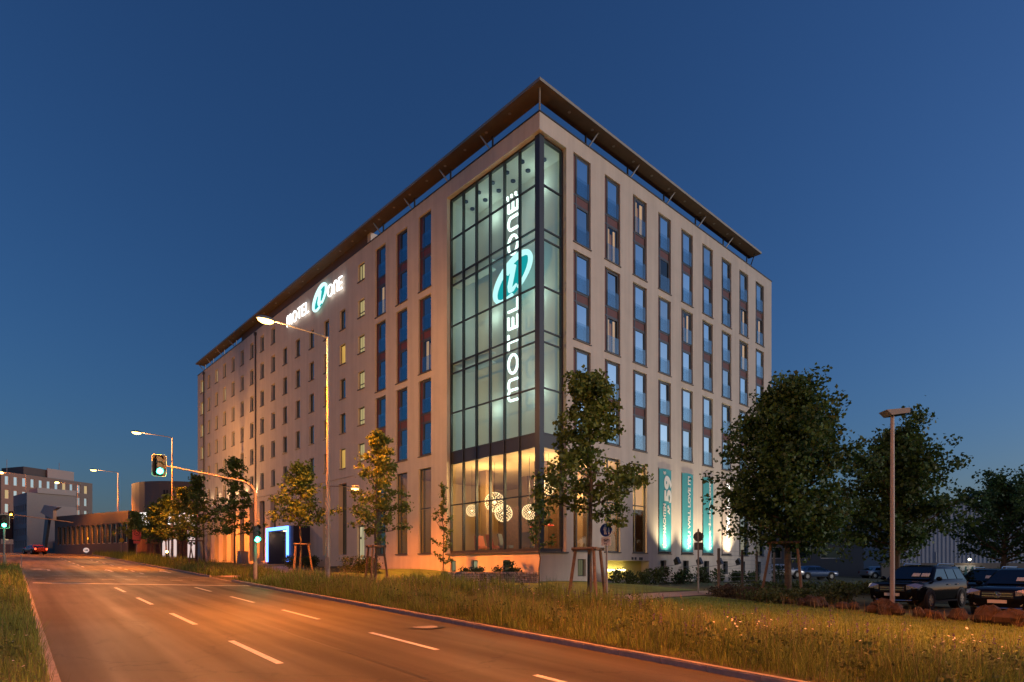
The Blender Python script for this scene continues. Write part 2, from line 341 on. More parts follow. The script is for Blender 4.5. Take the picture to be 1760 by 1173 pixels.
# ------------------------------------------------------------------ the hotel: local x along the right facade, y along the left facade, z = world height
TH = .749837
HOTEL = thing('hotel', 'seven storey cream hotel with glazed corner and thin overhanging roof', 'hotel', (1.487, 32.5, 0), TH)
LX, LY, ZT = 28.44, 61.25, 26.62
def H2W(x, y): return (1.487+math.cos(TH)*x-math.sin(TH)*y, 32.5+math.sin(TH)*x+math.cos(TH)*y)
FR = lambda u, z, d: (u, d, z)        # right facade
FL = lambda u, z, d: (d, u, z)        # left facade
colR = [2.75+2.84*k for k in range(9)]; WR = 1.53
pairs = [(20.66, 25.76), (15.10, 20.20), (9.54, 14.64)]
colL = [10.02, 12.85, 15.70]; WL = 1.45
smallL = [21.8+2.866*k for k in range(14)]; WS = .95
rowT = [25.65, 22.9, 20.1, 17.3, 14.5, 11.66]
def facade(name, P, W, ops, skip0):
    us = sorted({0., W, *[o[0] for o in ops], *[o[1] for o in ops]}); zs = sorted({0., ZT, *[o[2] for o in ops], *[o[3] for o in ops]})
    mb = MB(); idx = {}
    def vi(u, z):
        if (u, z) not in idx: idx[(u, z)] = len(mb.v); mb.v.append(P(u, z, 0))
        return idx[(u, z)]
    for u0, u1 in zip(us[:-1], us[1:]):
        for z0, z1 in zip(zs[:-1], zs[1:]):
            cu, cz = (u0+u1)/2, (z0+z1)/2
            if any(o[0] < cu < o[1] and o[2] < cz < o[3] for o in ops): continue
            mb.f.append((vi(u0, z0), vi(u1, z0), vi(u1, z1), vi(u0, z1))); mb.m.append(0)
    for u0, u1, z0, z1, d in ops:
        a = u0 if u0 > 0 else d; 
        for q in (((a, z1, 0) if u0 > 0 else (0, z1, 0), (u1, z1, 0), (u1, z1, d), (a, z1, d)), ((u0 if u0 > 0 else 0, z0, 0), (u1, z0, 0), (u1, z0, d), (a, z0, d)), ((u1, z0, 0), (u1, z1, 0), (u1, z1, d), (u1, z0, d))):
            mb.poly([P(*p) for p in q])
        if u0 > 0: mb.poly([P(*p) for p in ((u0, z0, 0), (u0, z1, 0), (u0, z1, d), (u0, z0, d))])
    return mb.build(name, M_stucco, HOTEL)
opR = [(0., 2.15, 2.95, 25.68, .35)]
for k, u in enumerate(colR):
    for z0, z1 in pairs: opR.append((u, u+WR, z0, z1, .22))
    opR.append((u, u+WR, 3.0, 8.72, .22))
bsR = [3.12]+[u+.25 for u in colR[3:]]
for u in bsR: opR.append((u, u+.72, 1.55, 2.55, .25))
opR.append((5.75, 10.2, 1.35, 2.5, .6))
facade('wall', FR, LX, opR, True)
opL = [(0., 8.29, 2.95, 25.68, .35)]
for u in colL:
    for z0, z1 in pairs: opL.append((u, u+WL, z0, z1, .22))
    opL.append((u, u+WL, 3.0, 8.7, .22))
stairs = [(18.75, 19.75, 25.55-2.78*k-1.36, 25.55-2.78*k, .22) for k in range(6)]; opL += stairs
opL.append((18.6, 19.9, 2.6, 5.3, .3))
for k, u in enumerate(smallL):
    for r, zt in enumerate(rowT):
        if r == 0 and k < 5: continue
        opL.append((u, u+WS, zt-1.6, zt, .2))
    if k not in (2, 3, 4): opL.append((u-.2, u+1.15, 2.75 if k > 4 else 3.1, 8.85, .45))
for u in (2.35, 5.2, 7.35): opL.append((u, u+.6, 1.8, 2.5, .2))
facade('wall', FL, LY, opL, True)
# back walls and the flat roof deck
mb = MB(); mb.poly([(LX,0,0),(LX,LY,0),(LX,LY,ZT),(LX,0,ZT)]); mb.poly([(0,LY,0),(LX,LY,0),(LX,LY,ZT),(0,LY,ZT)]); mb.build('wall', M_stucco, HOTEL)
mb = MB(); mb.box(.5, LX-.3, .5, LY-.3, ZT-.9, ZT-.6); mb.build('roof_deck', mat('bitumen', (.05, .05, .05), .9), HOTEL)
mb = MB(); mb.box(-.04, .3, .3, LY+.04, ZT, ZT+.07); mb.box(-.04, LX+.04, -.04, .3, ZT, ZT+.07); mb.box(LX-.3, LX+.04, .3, LY, ZT, ZT+.07); mb.build('parapet_cap', M_cap, HOTEL)
for u, z in ((8.9, ZT), ): pass
# ledge band over the ground floor of the long facade and the two rainwater pipes
mb = MB(); mb.box(-.05, -.002, 20.5, LY, 9.28, 9.4); mb.build('ledge', M_stucco, HOTEL)
for u in (41.1, 58.45):
    mb = MB(); mb.tube([(-.09, u, 3), (-.09, u, ZT-.3)], .07, 8); mb.box(-.2, -.002, u-.14, u+.14, ZT-.5, ZT-.2); mb.build('downpipe', mat('pipe_zinc', (.10, .085, .08), .5, .5), HOTEL)
# ---- the tall two-storey windows
def pair_meshes(w):
    f = MB(); p = MB(); h = 5.1; y = .12
    f.box(0, w, y, y+.08, 0, .1); f.box(0, w, y, y+.08, h-.07, h); f.box(w-.07, w, y, y+.08, .1, h-.07); f.box(.33, .41, y, y+.08, .1, h-.07)
    f.box(0, .05, y, y+.08, .1, h-.07)
    for z in (2.24, 2.78): f.box(.05, .33, y+.004, y+.08, z, z+.08); f.box(.41, w-.07, y+.004, y+.08, z, z+.08)
    for z0, z1 in ((.1, 2.24), (2.86, h-.07)):    # casement
        f.box(.41, .47, y+.012, y+.07, z0, z1); f.box(w-.13, w-.07, y+.012, y+.07, z0, z1); f.box(.47, w-.13, y+.012, y+.07, z0, z0+.07); f.box(.47, w-.13, y+.012, y+.07, z1-.07, z1)
    pm = []
    for x0, x1, z0, z1 in ((.05, .33, .1, 2.24), (.05, .33, 2.86, h-.07), (.05, .33, 2.32, 2.78), (.41, w-.07, 2.32, 2.78)):
        m = MB(); m.box(x0, x1, y+.03, y+.06, z0, z1); pm.append(m.mesh('panel', M_red))
    pn = []
    for z0, z1 in ((.17, 2.17), (2.93, h-.14)):
        m = MB(); m.poly([(.47, y+.045, z0), (w-.13, y+.045, z0), (w-.13, y+.045, z1), (.47, y+.045, z1)]); pn.append(m.mesh('pane', M_pane))
    rl = MB(); rl.box(.36, w-.06, .05, .068, .12, 1.08); rl = rl.mesh('balustrade', M_rail)
    sl = MB(); sl.box(-.04, w+.04, -.06, .12, -.05, .01); sl = sl.mesh('sill', M_sill)
    return f.mesh('window', M_frame), pm, pn, rl, sl
def set_mat(o, m): o.material_slots[0].link = 'OBJECT'; o.material_slots[0].material = m
def lit_mat(name, col, s, folds):
    m = bpy.data.materials.new(name); m.use_nodes = True; nt = m.node_tree; nt.nodes.clear()
    tc = nt.nodes.new('ShaderNodeTexCoord'); mp = nt.nodes.new('ShaderNodeMapping'); mp.inputs['Scale'].default_value = (folds, folds, .15); nt.links.new(tc.outputs['Object'], mp.inputs[0])
    no = nt.nodes.new('ShaderNodeTexNoise'); no.inputs['Scale'].default_value = 1; no.inputs['Detail'].default_value = 3; nt.links.new(mp.outputs[0], no.inputs['Vector'])
    mr = nt.nodes.new('ShaderNodeMapRange'); mr.inputs[1].default_value = .35; mr.inputs[2].default_value = .65; mr.inputs[3].default_value = .35*s; mr.inputs[4].default_value = 1.25*s; nt.links.new(no.outputs[0], mr.inputs[0])
    e = nt.nodes.new('ShaderNodeEmission'); e.inputs[0].default_value = (*col, 1); nt.links.new(mr.outputs[0], e.inputs[1])
    o = nt.nodes.new('ShaderNodeOutputMaterial'); nt.links.new(e.outputs[0], o.inputs[0]); return m
M_lit = lit_mat('lit_curtain', (1, .62, .30), .62, 5); M_lit2 = lit_mat('lit_stair', (1, .80, .36), .8, 1.2); M_lit3 = lit_mat('lit_dim', (1, .7, .35), .3, 4)
M_gold = lit_mat('lit_gold', (1, .58, .14), .7, 3)
PR = pair_meshes(WR); PL = pair_meshes(WL)
rnd = random.Random(3); PVAR = [M_pane, M_pane, glass('coated_pane_b', None, .48, .03, body=(.02, .02, .022)), glass('coated_pane_c', None, .72, .03, body=(.012, .016, .022))]
def place_pair(PM, left, u, z0, mats):
    loc, rot = ((u, 0, z0), (0, 0, 0)) if not left else ((0, u+WL, z0), (0, 0, -math.pi/2))
    w = link('window', PM[0], HOTEL, loc, rot)
    for m in PM[1]: link('panel', m, w)
    for i, m in enumerate(PM[2]):
        o = link('pane', m, w, (0, 0, 0), (rnd.uniform(-.006, .006), 0, rnd.uniform(-.008, .008)))      # panes never hang quite true
        if mats[i]: set_mat(o, rnd.choice(PVAR) if mats[i] is M_pane else mats[i])
    link('balustrade', PM[3], w); link('balustrade', PM[3], w, (0, 0, 2.76)); link('sill', PM[4], w)
    return w
# a lit room: real curtains behind a clear pane
def curtains(w, wid, z0, z1, seed, colr=None):
    rr = random.Random(seed)
    for x0, x1 in ((.46, .46+(wid-.6)*rr.uniform(.28, .42)), (wid-.13-(wid-.6)*rr.uniform(.16, .3), wid-.13)):
        m = MB(); n = max(4, int((x1-x0)/.045)); P = [(x0+(x1-x0)*i/n, .30+.025*(-1)**i) for i in range(n+1)]
        for (a, b), (c, d) in zip(P[:-1], P[1:]): m.poly([(a, b, z0), (c, d, z0), (c, d, z1), (a, b, z1)])
        m.build('curtain', M_lit, w)
    m = MB(); m.poly([(.45, .6, z0), (wid-.1, .6, z0), (wid-.1, .6, z1), (.45, .6, z1)]); m.build('room_wall', mat('room_wall', (.3, .2, .15), .9, emit=(1, .5, .25), es=.10), w)
litR = {(1, 0): 'L', (2, 0): 'U', (1, 1): 'L', (4, 1): 'U', (7, 1): 'U', (8, 0): 'L', (7, 0): 'L'}
for k, u in enumerate(colR):
    for j, (z0, z1) in enumerate(pairs):
        s = litR.get((k, j)); ms = [M_pane, M_pane]
        if (k, j) == (3, 0): ms[0] = M_dark
        if s: ms[0 if s == 'L' else 1] = M_clear2
        w = place_pair(PR, False, u, z0, ms)
        if s: curtains(w, WR, *((.17, 2.17) if s == 'L' else (2.93, 4.96)), 10*k+j)
for k, u in enumerate(colL):
    for j, (z0, z1) in enumerate(pairs):
        s = (k, j) in ((2, 0), (0, 1)); w = place_pair(PL, True, u, z0, [M_clear2 if s else M_pane2, M_pane2])
        if s: curtains(w, WL, .17, 2.17, 50+k)
# ---- single windows: frame > pane, sill
def single(w, h, fr, fm, split=None, panel=0, d=.15):
    f = MB(); f.box(0, w, d, d+.07, 0, fr); f.box(0, w, d, d+.07, h-fr, h); f.box(0, fr, d, d+.07, fr, h-fr); f.box(w-fr, w, d, d+.07, fr, h-fr)
    if split: f.box(split, split+.06, d-.01, d+.07, fr, h-fr)
    if panel: f.box(fr, w-fr, d-.01, d+.07, panel, panel+.06)
    p = MB(); p.poly([(fr, d+.035, fr), (w-fr, d+.035, fr), (w-fr, d+.035, h-fr), (fr, d+.035, h-fr)])
    s = MB(); s.box(-.05, w+.05, -.07, d, -.05, .012)
    return f.mesh('window', fm), p.mesh('pane', M_pane2), s.mesh('sill', M_sill)
def place_single(SM, left, u, w, z0, pm=None, sill=True):
    loc, rot = ((u, 0, z0), (0, 0, 0)) if not left else ((0, u+w, z0), (0, 0, -math.pi/2))
    o = link('window', SM[0], HOTEL, loc, rot); p = link('pane', SM[1], o)
    if pm: set_mat(p, pm)
    if sill: link('sill', SM[2], o)
    return o
SW = single(WS, 1.6, .06, M_frame); SWw = single(WS, 1.6, .07, M_wframe)
litL = {(0, 2): M_gold, (0, 5): M_gold, (11, 0): M_lit3, (10, 1): M_lit3, (13, 0): M_lit2, (13, 1): M_lit2, (13, 2): M_lit2, (13, 3): M_lit2, (13, 4): M_lit2, (13, 5): M_lit2}
for k, u in enumerate(smallL):
    for r, zt in enumerate(rowT):
        if r == 0 and k < 5: continue
        place_single(SWw if k > 4 else SW, True, u, WS, zt-1.6, litL.get((k, r)))
SS = single(1.0, 1.36, .07, M_frame, None, .38); SS0 = single(1.0, 1.36, .07, M_frame, .32)
for k, (u0, u1, z0, z1, d) in enumerate(stairs): place_single(SS0 if k == 0 else SS, True, u0, 1.0, z0, M_lit2)
GW = single(WR, 5.72, .07, M_frame, .42, 3.0); GL = single(WL, 5.7, .07, M_frame, .42, 3.0)
for k, u in enumerate(colR):
    place_single(GW, False, u, WR, 3.0, M_clear2 if k < 3 else (M_dark if k != 7 else M_pane2))
for u in colL: place_single(GL, True, u, WL, 3.0, glass('tinted_lobby_glass', (.34, .26, .18), .05) if u < 14 else M_pane2)
AR = single(1.35, 6.1, .06, M_frame, .6, 2.4, .38); AR2 = single(1.35, 5.75, .06, M_frame, .6, 2.4, .38)
for k, u in enumerate(smallL):
    if k in (2, 3, 4): continue
    place_single(AR if k > 4 else AR2, True, u-.2, 1.35, 2.75 if k > 4 else 3.1, M_dark if k > 5 else M_pane2, False)
BW = single(.72, 1.0, .05, M_frame, None, 0, .18); BL = single(.6, .7, .05, M_frame, None, 0, .12)
M_base = lit_mat('lit_cellar', (.75, .68, .38), .16, 5)
for i, u in enumerate(bsR): place_single(BW, False, u, .72, 1.55, M_base if i == 0 else M_dark, False)
for i, u in enumerate((2.35, 5.2, 7.35)): place_single(BL, True, u, .6, 1.8, lit_mat('lit_cellar_%d' % i, (.8, .8, .45), (.12, .5, .35)[i], 2), False)
# service door, lit
D = MB(); D.box(0, 1.3, .2, .26, 0, .06); D.box(0, .07, .2, .26, .06, 2.7); D.box(1.23, 1.3, .2, .26, .06, 2.7); D.box(.07, 1.23, .2, .26, 2.62, 2.7)
D = D.build('door', M_frame, HOTEL, (0, 19.9, 2.6), (0, 0, -math.pi/2)); m = MB(); m.poly([(.07,.23,.06),(.75,.23,.06),(.75,.23,2.62),(.07,.23,2.62)]); m.build('pane', lit_mat('lit_door', (1, .85, .5), .8, 1), D)
m = MB(); m.box(.75, 1.23, .205, .25, .06, 2.62); m.build('door_leaf', M_stucco, D)
# lit niche beside the lawn: coloured back, a row of tube lamps behind the shrubs
m = MB(); yb = .6; m.poly([(5.75,yb,1.35),(10.2,yb,1.35),(10.2,yb,2.5),(5.75,yb,2.5)]); m.build('niche_back', mat('yellow_render', (.62, .52, .14), .9), HOTEL)
m = MB()
for i in range(4): m.tube([(6.1+i*.55, .4, 1.9), (6.5+i*.55, .4, 1.9)], .05, 8)
m.build('niche_lamp', glow('niche_lamp', (1, .86, .45), 16), HOTEL)
m = MB()
for x in (8.3, 8.62, 9.1, 9.3): m.box(x, x+.14, -.05, -.002, 2.55, 2.72)
m.build('letter_plate', M_cap, HOTEL)
# ---- the glazed corner
YB = .35; ROWS = [2.98, 6.06, 8.7, 9.45, 11.95, 14.48, 15.1, 17.52, 20.12, 20.68, 23.1, 25.66]
mulL = [.62+(8.27-.62)*i/6 for i in range(7)]
GZ = MB()
GZ.box(YB-.16, YB+.2, YB-.16, YB+.2, 2.96, 25.66)                          # corner post
GZ.box(YB-.06, YB+.12, .55, 8.29, 2.96, 3.12); GZ.box(YB-.06, YB+.12, .55, 8.29, 25.54, 25.67)
GZ.box(.55, 2.14, YB-.06, YB+.12, 2.96, 3.12); GZ.box(.55, 2.14, YB-.06, YB+.12, 25.54, 25.67)
for y in mulL[1:]: GZ.box(YB-.09, YB+.09, y-.045, y+.045, 3.12, 25.54)
GZ.box(2.03, 2.145, YB-.09, YB+.09, 3.12, 25.54)
for z in ROWS[1:-1]: GZ.box(YB-.05, YB+.06, .55, 8.25, z-.035, z+.035); GZ.box(.55, 2.03, YB-.05, YB+.06, z-.035, z+.035)
GLAZ = GZ.build('glazing', M_curt, HOTEL)
for i in range(6):
    for r in range(len(ROWS)-1):
        if r == 2: continue
        m = MB(); y0, y1 = (.55 if i == 0 else mulL[i]), mulL[i+1]; m.poly([(YB, y0, ROWS[r]), (YB, y1, ROWS[r]), (YB, y1, ROWS[r+1]), (YB, y0, ROWS[r+1])])
        m.build('pane', M_clear2 if r < 2 else M_clear, GLAZ)
for r in range(len(ROWS)-1):
    if r == 2: continue
    m = MB(); m.poly([(.55, YB, ROWS[r]), (2.05, YB, ROWS[r]), (2.05, YB, ROWS[r+1]), (.55, YB, ROWS[r+1])]); m.build('pane', M_clear2 if r < 2 else M_clear, GLAZ)
m = MB(); m.box(YB-.03, YB+.05, .55, 8.26, 8.74, 9.41); m.box(.55, 2.03, YB-.03, YB+.05, 8.74, 9.41); m.build('spandrel', mat('dark_spandrel', (.03, .03, .034), .35), GLAZ)
m = MB(); m.box(-.1, YB-.06, .0, 8.35, 2.86, 2.945); m.box(-.1, 2.25, -.1, .0, 2.86, 2.945); m.box(YB-.06, 2.25, 0, YB-.06, 2.86, 2.945); m.build('sill', M_sill, GLAZ)
# pale box behind the upper glass, its ceiling with round lamps
M_int = mat('white_plaster', (.66, .68, .62), .9, noise=.04, scale=.5)
m = MB(); x1 = 2.5
m.poly([(x1,.5,9.4),(x1,8.35,9.4),(x1,8.35,25.6),(x1,.5,25.6)]); m.poly([(.45,8.3,9.4),(x1,8.3,9.4),(x1,8.3,25.6),(.45,8.3,25.6)])
m.poly([(.4,.4,25.58),(x1,.4,25.58),(x1,8.3,25.58),(.4,8.3,25.58)]); m.poly([(.4,.4,9.42),(x1,.4,9.42),(x1,8.3,9.42),(.4,8.3,9.42)]); m.poly([(2.16,.4,9.4),(x1,.5,9.4),(x1,.5,25.6),(2.16,.4,25.6)])
m.build('atrium_lining', M_int, HOTEL)
for z in (14.5, 15.06, 20.14, 20.66):
    m = MB(); m.box(YB+.12, 1.0, 4.7, 8.25, z-.04, z+.04); m.build('gallery_slab', M_int, HOTEL)
for i in range(6):
    for x in (1.0, 1.8):
        m = MB(); m.tube([(x, 1.1+i*1.3+(x-1)*.4, 25.50), (x, 1.1+i*1.3+(x-1)*.4, 25.575)], .15, 14); m.build('ceiling_lamp', M_cap, HOTEL)
def lamp(kind, name, loc, power, col, size=.2, parent=None, to=None, spot=None, blend=.6, rad=None):
    l = bpy.data.lights.new(name, kind); l.energy = power; l.color = col
    if kind == 'AREA': l.size = size
    else: l.shadow_soft_size = size
    if spot: l.spot_size = R_(spot); l.spot_blend = blend
    o = bpy.data.objects.new(name, l); COL.objects.link(o); o.location = loc
    if to is not None: o.rotation_euler = (Vector(to)-Vector(loc)).to_track_quat('-Z', 'Y').to_euler()
    if parent: o.parent = parent
    return o
for y, z in ((2.2, 24.6), (6.4, 24.6), (2.4, 18.2), (6.4, 18.2), (2.4, 12.6), (6.2, 12.2)):
    lamp('POINT', 'atrium_lamp', (1.9, y, z), 24, (.9, 1, .9), .25, HOTEL)
# lobby behind the ground-floor glass
M_warm = mat('lobby_plaster', (.66, .50, .32), .9, noise=.05, scale=.6); M_lfl = mat('lobby_floor', (.20, .13, .08), .3, noise=.2, scale=2)
m = MB(); X1, Y1 = 11.5, 15.2
m.poly([(.4,.4,8.66),(X1,.4,8.66),(X1,Y1,8.66),(.4,Y1,8.66)]); m.poly([(X1,.4,2.9),(X1,Y1,2.9),(X1,Y1,8.66),(X1,.4,8.66)])
m.poly([(.4,Y1,2.9),(X1,Y1,2.9),(X1,Y1,8.66),(.4,Y1,8.66)]); m.build('lobby_lining', M_warm, HOTEL)
m = MB(); m.poly([(.3,.3,2.95),(X1,.3,2.95),(X1,Y1,2.95),(.3,Y1,2.95)]); m.build('lobby_floor', M_lfl, HOTEL)
for x, y in ((3.6, 3.4), (3.6, 8.6), (7.5, 3.4), (7.5, 8.6)):
    m = MB(); m.box(x-.3, x+.3, y-.3, y+.3, 2.96, 8.65); m.build('column', mat('lobby_column', (.22, .14, .09), .7), HOTEL)
m = MB(); m.box(5.2, 8.8, 5.0, 9.2, 2.96, 6.2); m.build('bar_block', mat('dark_oak', (.10, .05, .03), .5, noise=.3, scale=5), HOTEL)
m = MB(); m.box(9.0, 11.3, .9, 4.4, 2.96, 5.9); m.build('shelf_wall', mat('dark_oak', (.1, .05, .03)), HOTEL)
for x, y, pw in ((2.5, 2.6, 480), (2.5, 7.2, 480), (6.5, 3, 480), (6.5, 12, 60), (2.5, 12.2, 60)): lamp('POINT', 'lobby_lamp', (x, y, 7.0), pw, (1, .66, .26), .4, HOTEL)
M_globe = glow('globe_lamp', (1, .74, .36), 3.2)
def globe(x, y, z, r, label):
    wx, wy = H2W(x, y); t = thing('pendant_lamp', label, 'lamp', (wx, wy, z), 0, 'globe lamps hanging in the lobby')
    m = MB(); n = 190
    for i in range(n):
        ph = math.acos(1-2*(i+.5)/n); th = i*2.39996; d = Vector((math.sin(ph)*math.cos(th), math.sin(ph)*math.sin(th), math.cos(ph)))
        a = d.orthogonal().normalized(); b = d.cross(a); c = d*r; s = r*.06
        i0 = len(m.v); m.v += [tuple(c+a*s), tuple(c+b*s), tuple(c-a*s), tuple(c-b*s), tuple(c*1.03), tuple(c*.95)]
        for q in ((0,1,4),(1,2,4),(2,3,4),(3,0,4),(1,0,5),(2,1,5),(3,2,5),(0,3,5)): m.f.append(tuple(i0+k for k in q)); m.m.append(0)
    m.build('light_points', M_globe, t)
    m = MB(); m.ball((0, 0, 0), r*.16, 12); m.build('bulb', MATS.get('bulb_warm') or glow('bulb_warm', (1, .72, .36), 3), t, smooth=60)
    m = MB(); m.tube([(0, 0, r*.97), (0, 0, 8.64-z)], .012, 5); m.build('cord', M_black, t)
globe(1.5, 7.6, 5.75, .38, 'smallest globe of light points hanging by the left end of the corner glazing')
globe(1.7, 5.6, 6.15, .62, 'large globe of light points, upper left one of the lobby cluster')
globe(2.0, 5.1, 5.45, .55, 'large globe of light points, lower right one of the lobby cluster')
globe(1.9, 2.7, 5.35, .45, 'ring-like globe of light points hanging beside the corner post')
globe(1.6, 1.15, 6.75, .62, 'large high globe of light points in the right-hand corner pane')
for i, (x, y, lab) in enumerate(((2.2, 2.5, 'red shaded lobby lamp left of the corner post'), (1.7, .95, 'red shaded lobby lamp right of the corner post'))):
    wx, wy = H2W(x, y); t = thing('red_lamp', lab, 'lamp', (wx, wy, 4.45), 0, 'red lamps in the lobby')
    m = MB(); m.tube([(0,0,0), (0,0,.1)], [.34, .1], 16); m.build('lamp_shade', mat('red_shade', (.6, .03, .02), .5, emit=(1, .05, .03), es=.7), t); m = MB(); m.tube([(0,0,.1), (0,0,4.1)], .01, 5); m.build('cord', M_black, t)
M_or = mat('orange_leather', (.42, .12, .03), .6); M_gr = mat('grey_felt', (.12, .13, .14), .9)
for i, (x, y, rz, mt, lab) in enumerate(((1.5, 6.6, .5, M_or, 'orange lobby chair nearest the left end of the glazing'), (1.6, 5.5, 2.2, M_or, 'orange lobby chair under the globe cluster'), (1.5, 4.3, 1.2, M_gr, 'grey lobby chair between globe cluster and corner post'), (1.6, 2.6, 2.8, M_gr, 'grey lobby chair beside the corner post'))):
    wx, wy = H2W(x, y); t = thing('lounge_chair', lab, 'chair', (wx, wy, 2.955), rz, 'chairs in the lobby')
    m = MB(); m.box(-.35, .35, -.33, .33, .3, .46); m.build('seat', mt, t); m = MB(); m.prism([(-.35,.25,.46),(.35,.25,.46),(.3,.42,1.15),(-.3,.42,1.15)], (0,.08,0)); m.build('backrest', mt, t)
    for a in (-.3, .3):
        for b in (-.28, .28): m = MB(); m.tube([(a, b, 0), (a*.9, b*.9, .3)], .02, 6); m.build('leg', M_black, t)
# ---- roof canopy: a thin wing carried on raking struts
ZC = 27.42; o1, i1 = .8, .28; eR, eL = 24.8, 59.3
m = MB()
def cq(a, b, c, d, z, mi): m.poly([(*a, z), (*b, z), (*c, z), (*d, z)], mi)
PO, PI = (-o1, -o1), (i1, i1)
for (A, B, C, D_) in (((-o1,-o1),(eR,-o1),(eR,i1),(i1,i1)), ((-o1,-o1),(i1,i1),(i1,eL),(-o1,eL))):
    cq(A, B, C, D_, ZC, 0); cq(A, B, C, D_, ZC+.16, 0)
for A, B in (((-o1,-o1),(eR,-o1)), ((eR,-o1),(eR,i1)), ((eR,i1),(i1,i1)), ((i1,i1),(i1,eL)), ((i1,eL),(-o1,eL)), ((-o1,eL),(-o1,-o1))):
    m.poly([(*A, ZC), (*B, ZC), (*B, ZC+.16), (*A, ZC+.16)], 1)
CAN = m.build('canopy', [M_canopy, M_rim], HOTEL)
for u in [4.1+4.08*k for k in range(5)]:
    for P in (lambda a, b, z: (a, b, z), lambda a, b, z: (b, a, z)):
        if P(1, 0, 0)[1] == 1 and 17 < u: continue
        s = MB(); s.tube([P(u, .02, ZT+.03), P(u+.35, -.42, ZC+.01)], .05, 8); s.build('strut', M_steel, CAN)
        s = MB(); s.tube([P(u-.1, .15, ZT+.03), P(u-.1, .15, ZC+.01)], .06, 8); s.build('strut', M_cap, CAN)
for y in (47.5, 51.5, 55.5, 58.6):
    s = MB(); s.tube([(.02, y, ZT+.03), (-.55, y+.35, ZC+.01)], .05, 8); s.build('strut', M_steel, CAN); s = MB(); s.tube([(.12, y-.1, ZT+.03), (.12, y-.1, ZC+.01)], .07, 8); s.build('strut', M_steel, CAN)
s = MB(); s.tube([(-.05, -.05, ZT+.03), (-.42, -.42, ZC+.01)], .05, 8); s.build('strut', M_steel, CAN)
for x in (24.1,): s = MB(); s.tube([(x, .1, ZT), (x, .1, ZC+.01)], .05, 8); s.build('strut', M_cap, CAN); s = MB(); s.tube([(x+.5, .05, ZT), (x+.2, -.5, ZC+.01)], .04, 8); s.build('strut', M_cap, CAN)
for k in range(11):
    for P in ((2+2*k, -.35, 0), (-.35, 2+2*k, 0), (-.35, 26+3*k, 0)):
        s = MB(); s.tube([(P[0], P[1], ZC-.02), (P[0], P[1], ZC+.005)], .09, 8); s.build('soffit_spot', mat('soffit_spot', (.35, .33, .3), .4, .5), CAN)
m = MB(); m.box(.45, 6, 18.4, 45.5, ZT-.5, ZC+.05); m.box(.05, .44, 18.4, 45.5, ZT+.08, ZC-.003); m.build('attic', mat('attic_cladding', (.11, .07, .06), .7, noise=.1), HOTEL)
m = MB(); m.box(.05, 2.0, 17.9, 18.39, ZT+.075, ZC-.003); m.build('attic_end', M_wframe, HOTEL)
m = MB(); m.box(.3, 1.1, 13.2, 14.6, ZT-.02, ZT+.2); m.build('roof_hatch', M_cap, HOTEL)
# ---- entrance portal with its lit edge
m = MB(); y0, y1, xo, z0, z1 = 29.3, 34.2, -1.5, 2.2, 5.72
m.box(xo, .1, y1-.35, y1, z0, z1); m.box(xo, .1, y0-1.0, y0+.35, z0, z1); m.box(xo, .1, y0+.35, y1-.35, z1-.35, z1)
PORT = m.build('entrance_portal', mat('portal_dark', (.02, .022, .05), .4), HOTEL)
m = MB(); m.box(xo-.12, xo-.004, y1-.28, y1, z0+.4, z1); m.box(xo-.12, xo-.004, y0-.02, y0+.26, z0+.4, z1); m.box(xo-.12, xo-.004, y0+.26, y1-.28, z1-.28, z1)
m.build('light_frame', glow('led_frame', (.1, .27, 1), 5), PORT)
m = MB(); m.poly([(-.02,y0+.35,z0),(-.02,y1-.35,z0),(-.02,y1-.35,z1-.35),(-.02,y0+.35,z1-.35)]); m.build('glass_door', glass('door_glass', None, .05, .05, body=(.32, .22, .16)), PORT)
m = MB(); m.box(-.12, -.03, y0+.35, y1-.35, z1-1.1, z1-1.0); m.box(-.12, -.03, 31.6, 31.7, z0, z1-1.1); m.box(-.12, -.03, 30.4, 30.48, z0, z1-1.1); m.box(-.12, -.03, 32.9, 32.98, z0, z1-1.1); m.build('door_frame', M_galv, PORT)
lamp('POINT', 'porch_lamp', (-.8, 31.75, 5.1), 70, (1, .62, .34), .15, HOTEL)
# small uplights on the ledge of the long facade
for k in range(6, 13):
    y = smallL[k]+WS+.95
    m = MB(); m.box(-.22, -.05, y-.1, y+.1, 9.41, 9.5); f = m.build('wall_light', M_cap, HOTEL)
    m = MB(); m.box(-.2, -.07, y-.08, y+.08, 9.505, 9.52); m.build('lens', glow('uplight_lens', (1, .75, .4), 8), f)
    lamp('SPOT', 'uplight', (-.22, y, 9.6), 150, (1, .72, .36), .05, HOTEL, to=(-.06, y, 12.5), spot=80)
# ------------------------------------------------------------------ lettering
def arc(cx, cy, rx, ry, t0, t1, n=14): return [(cx+rx*math.cos(R_(t0+(t1-t0)*i/n)), cy+ry*math.sin(R_(t0+(t1-t0)*i/n))) for i in range(n+1)]
GLY = {
 'm': (.92, [[(0, 0), (0, .76)]+arc(.23, .76, .23, .24, 180, 0, 8)+[(.46, .76), (.46, 0)], arc(.69, .76, .23, .24, 180, 0, 8)+[(.92, .76), (.92, 0)]]),
 'O': (.82, [arc(.41, .5, .41, .5, 0, 360, 24)]), 'T': (.62, [[(0, 1), (.62, 1)], [(.31, 1), (.31, 0)]]),
 'E': (.5, [[(0, 0), (0, 1)], [(0, 1), (.5, 1)], [(0, 0), (.5, 0)], [(0, .5), (.44, .5)]]), 'L': (.46, [[(0, 0), (0, 1)], [(0, 0), (.46, 0)]]),
 'n': (.54, [[(0, 0), (0, .73)]+arc(.27, .73, .27, .27, 180, 0, 8)+[(.54, .73), (.54, 0)]])}
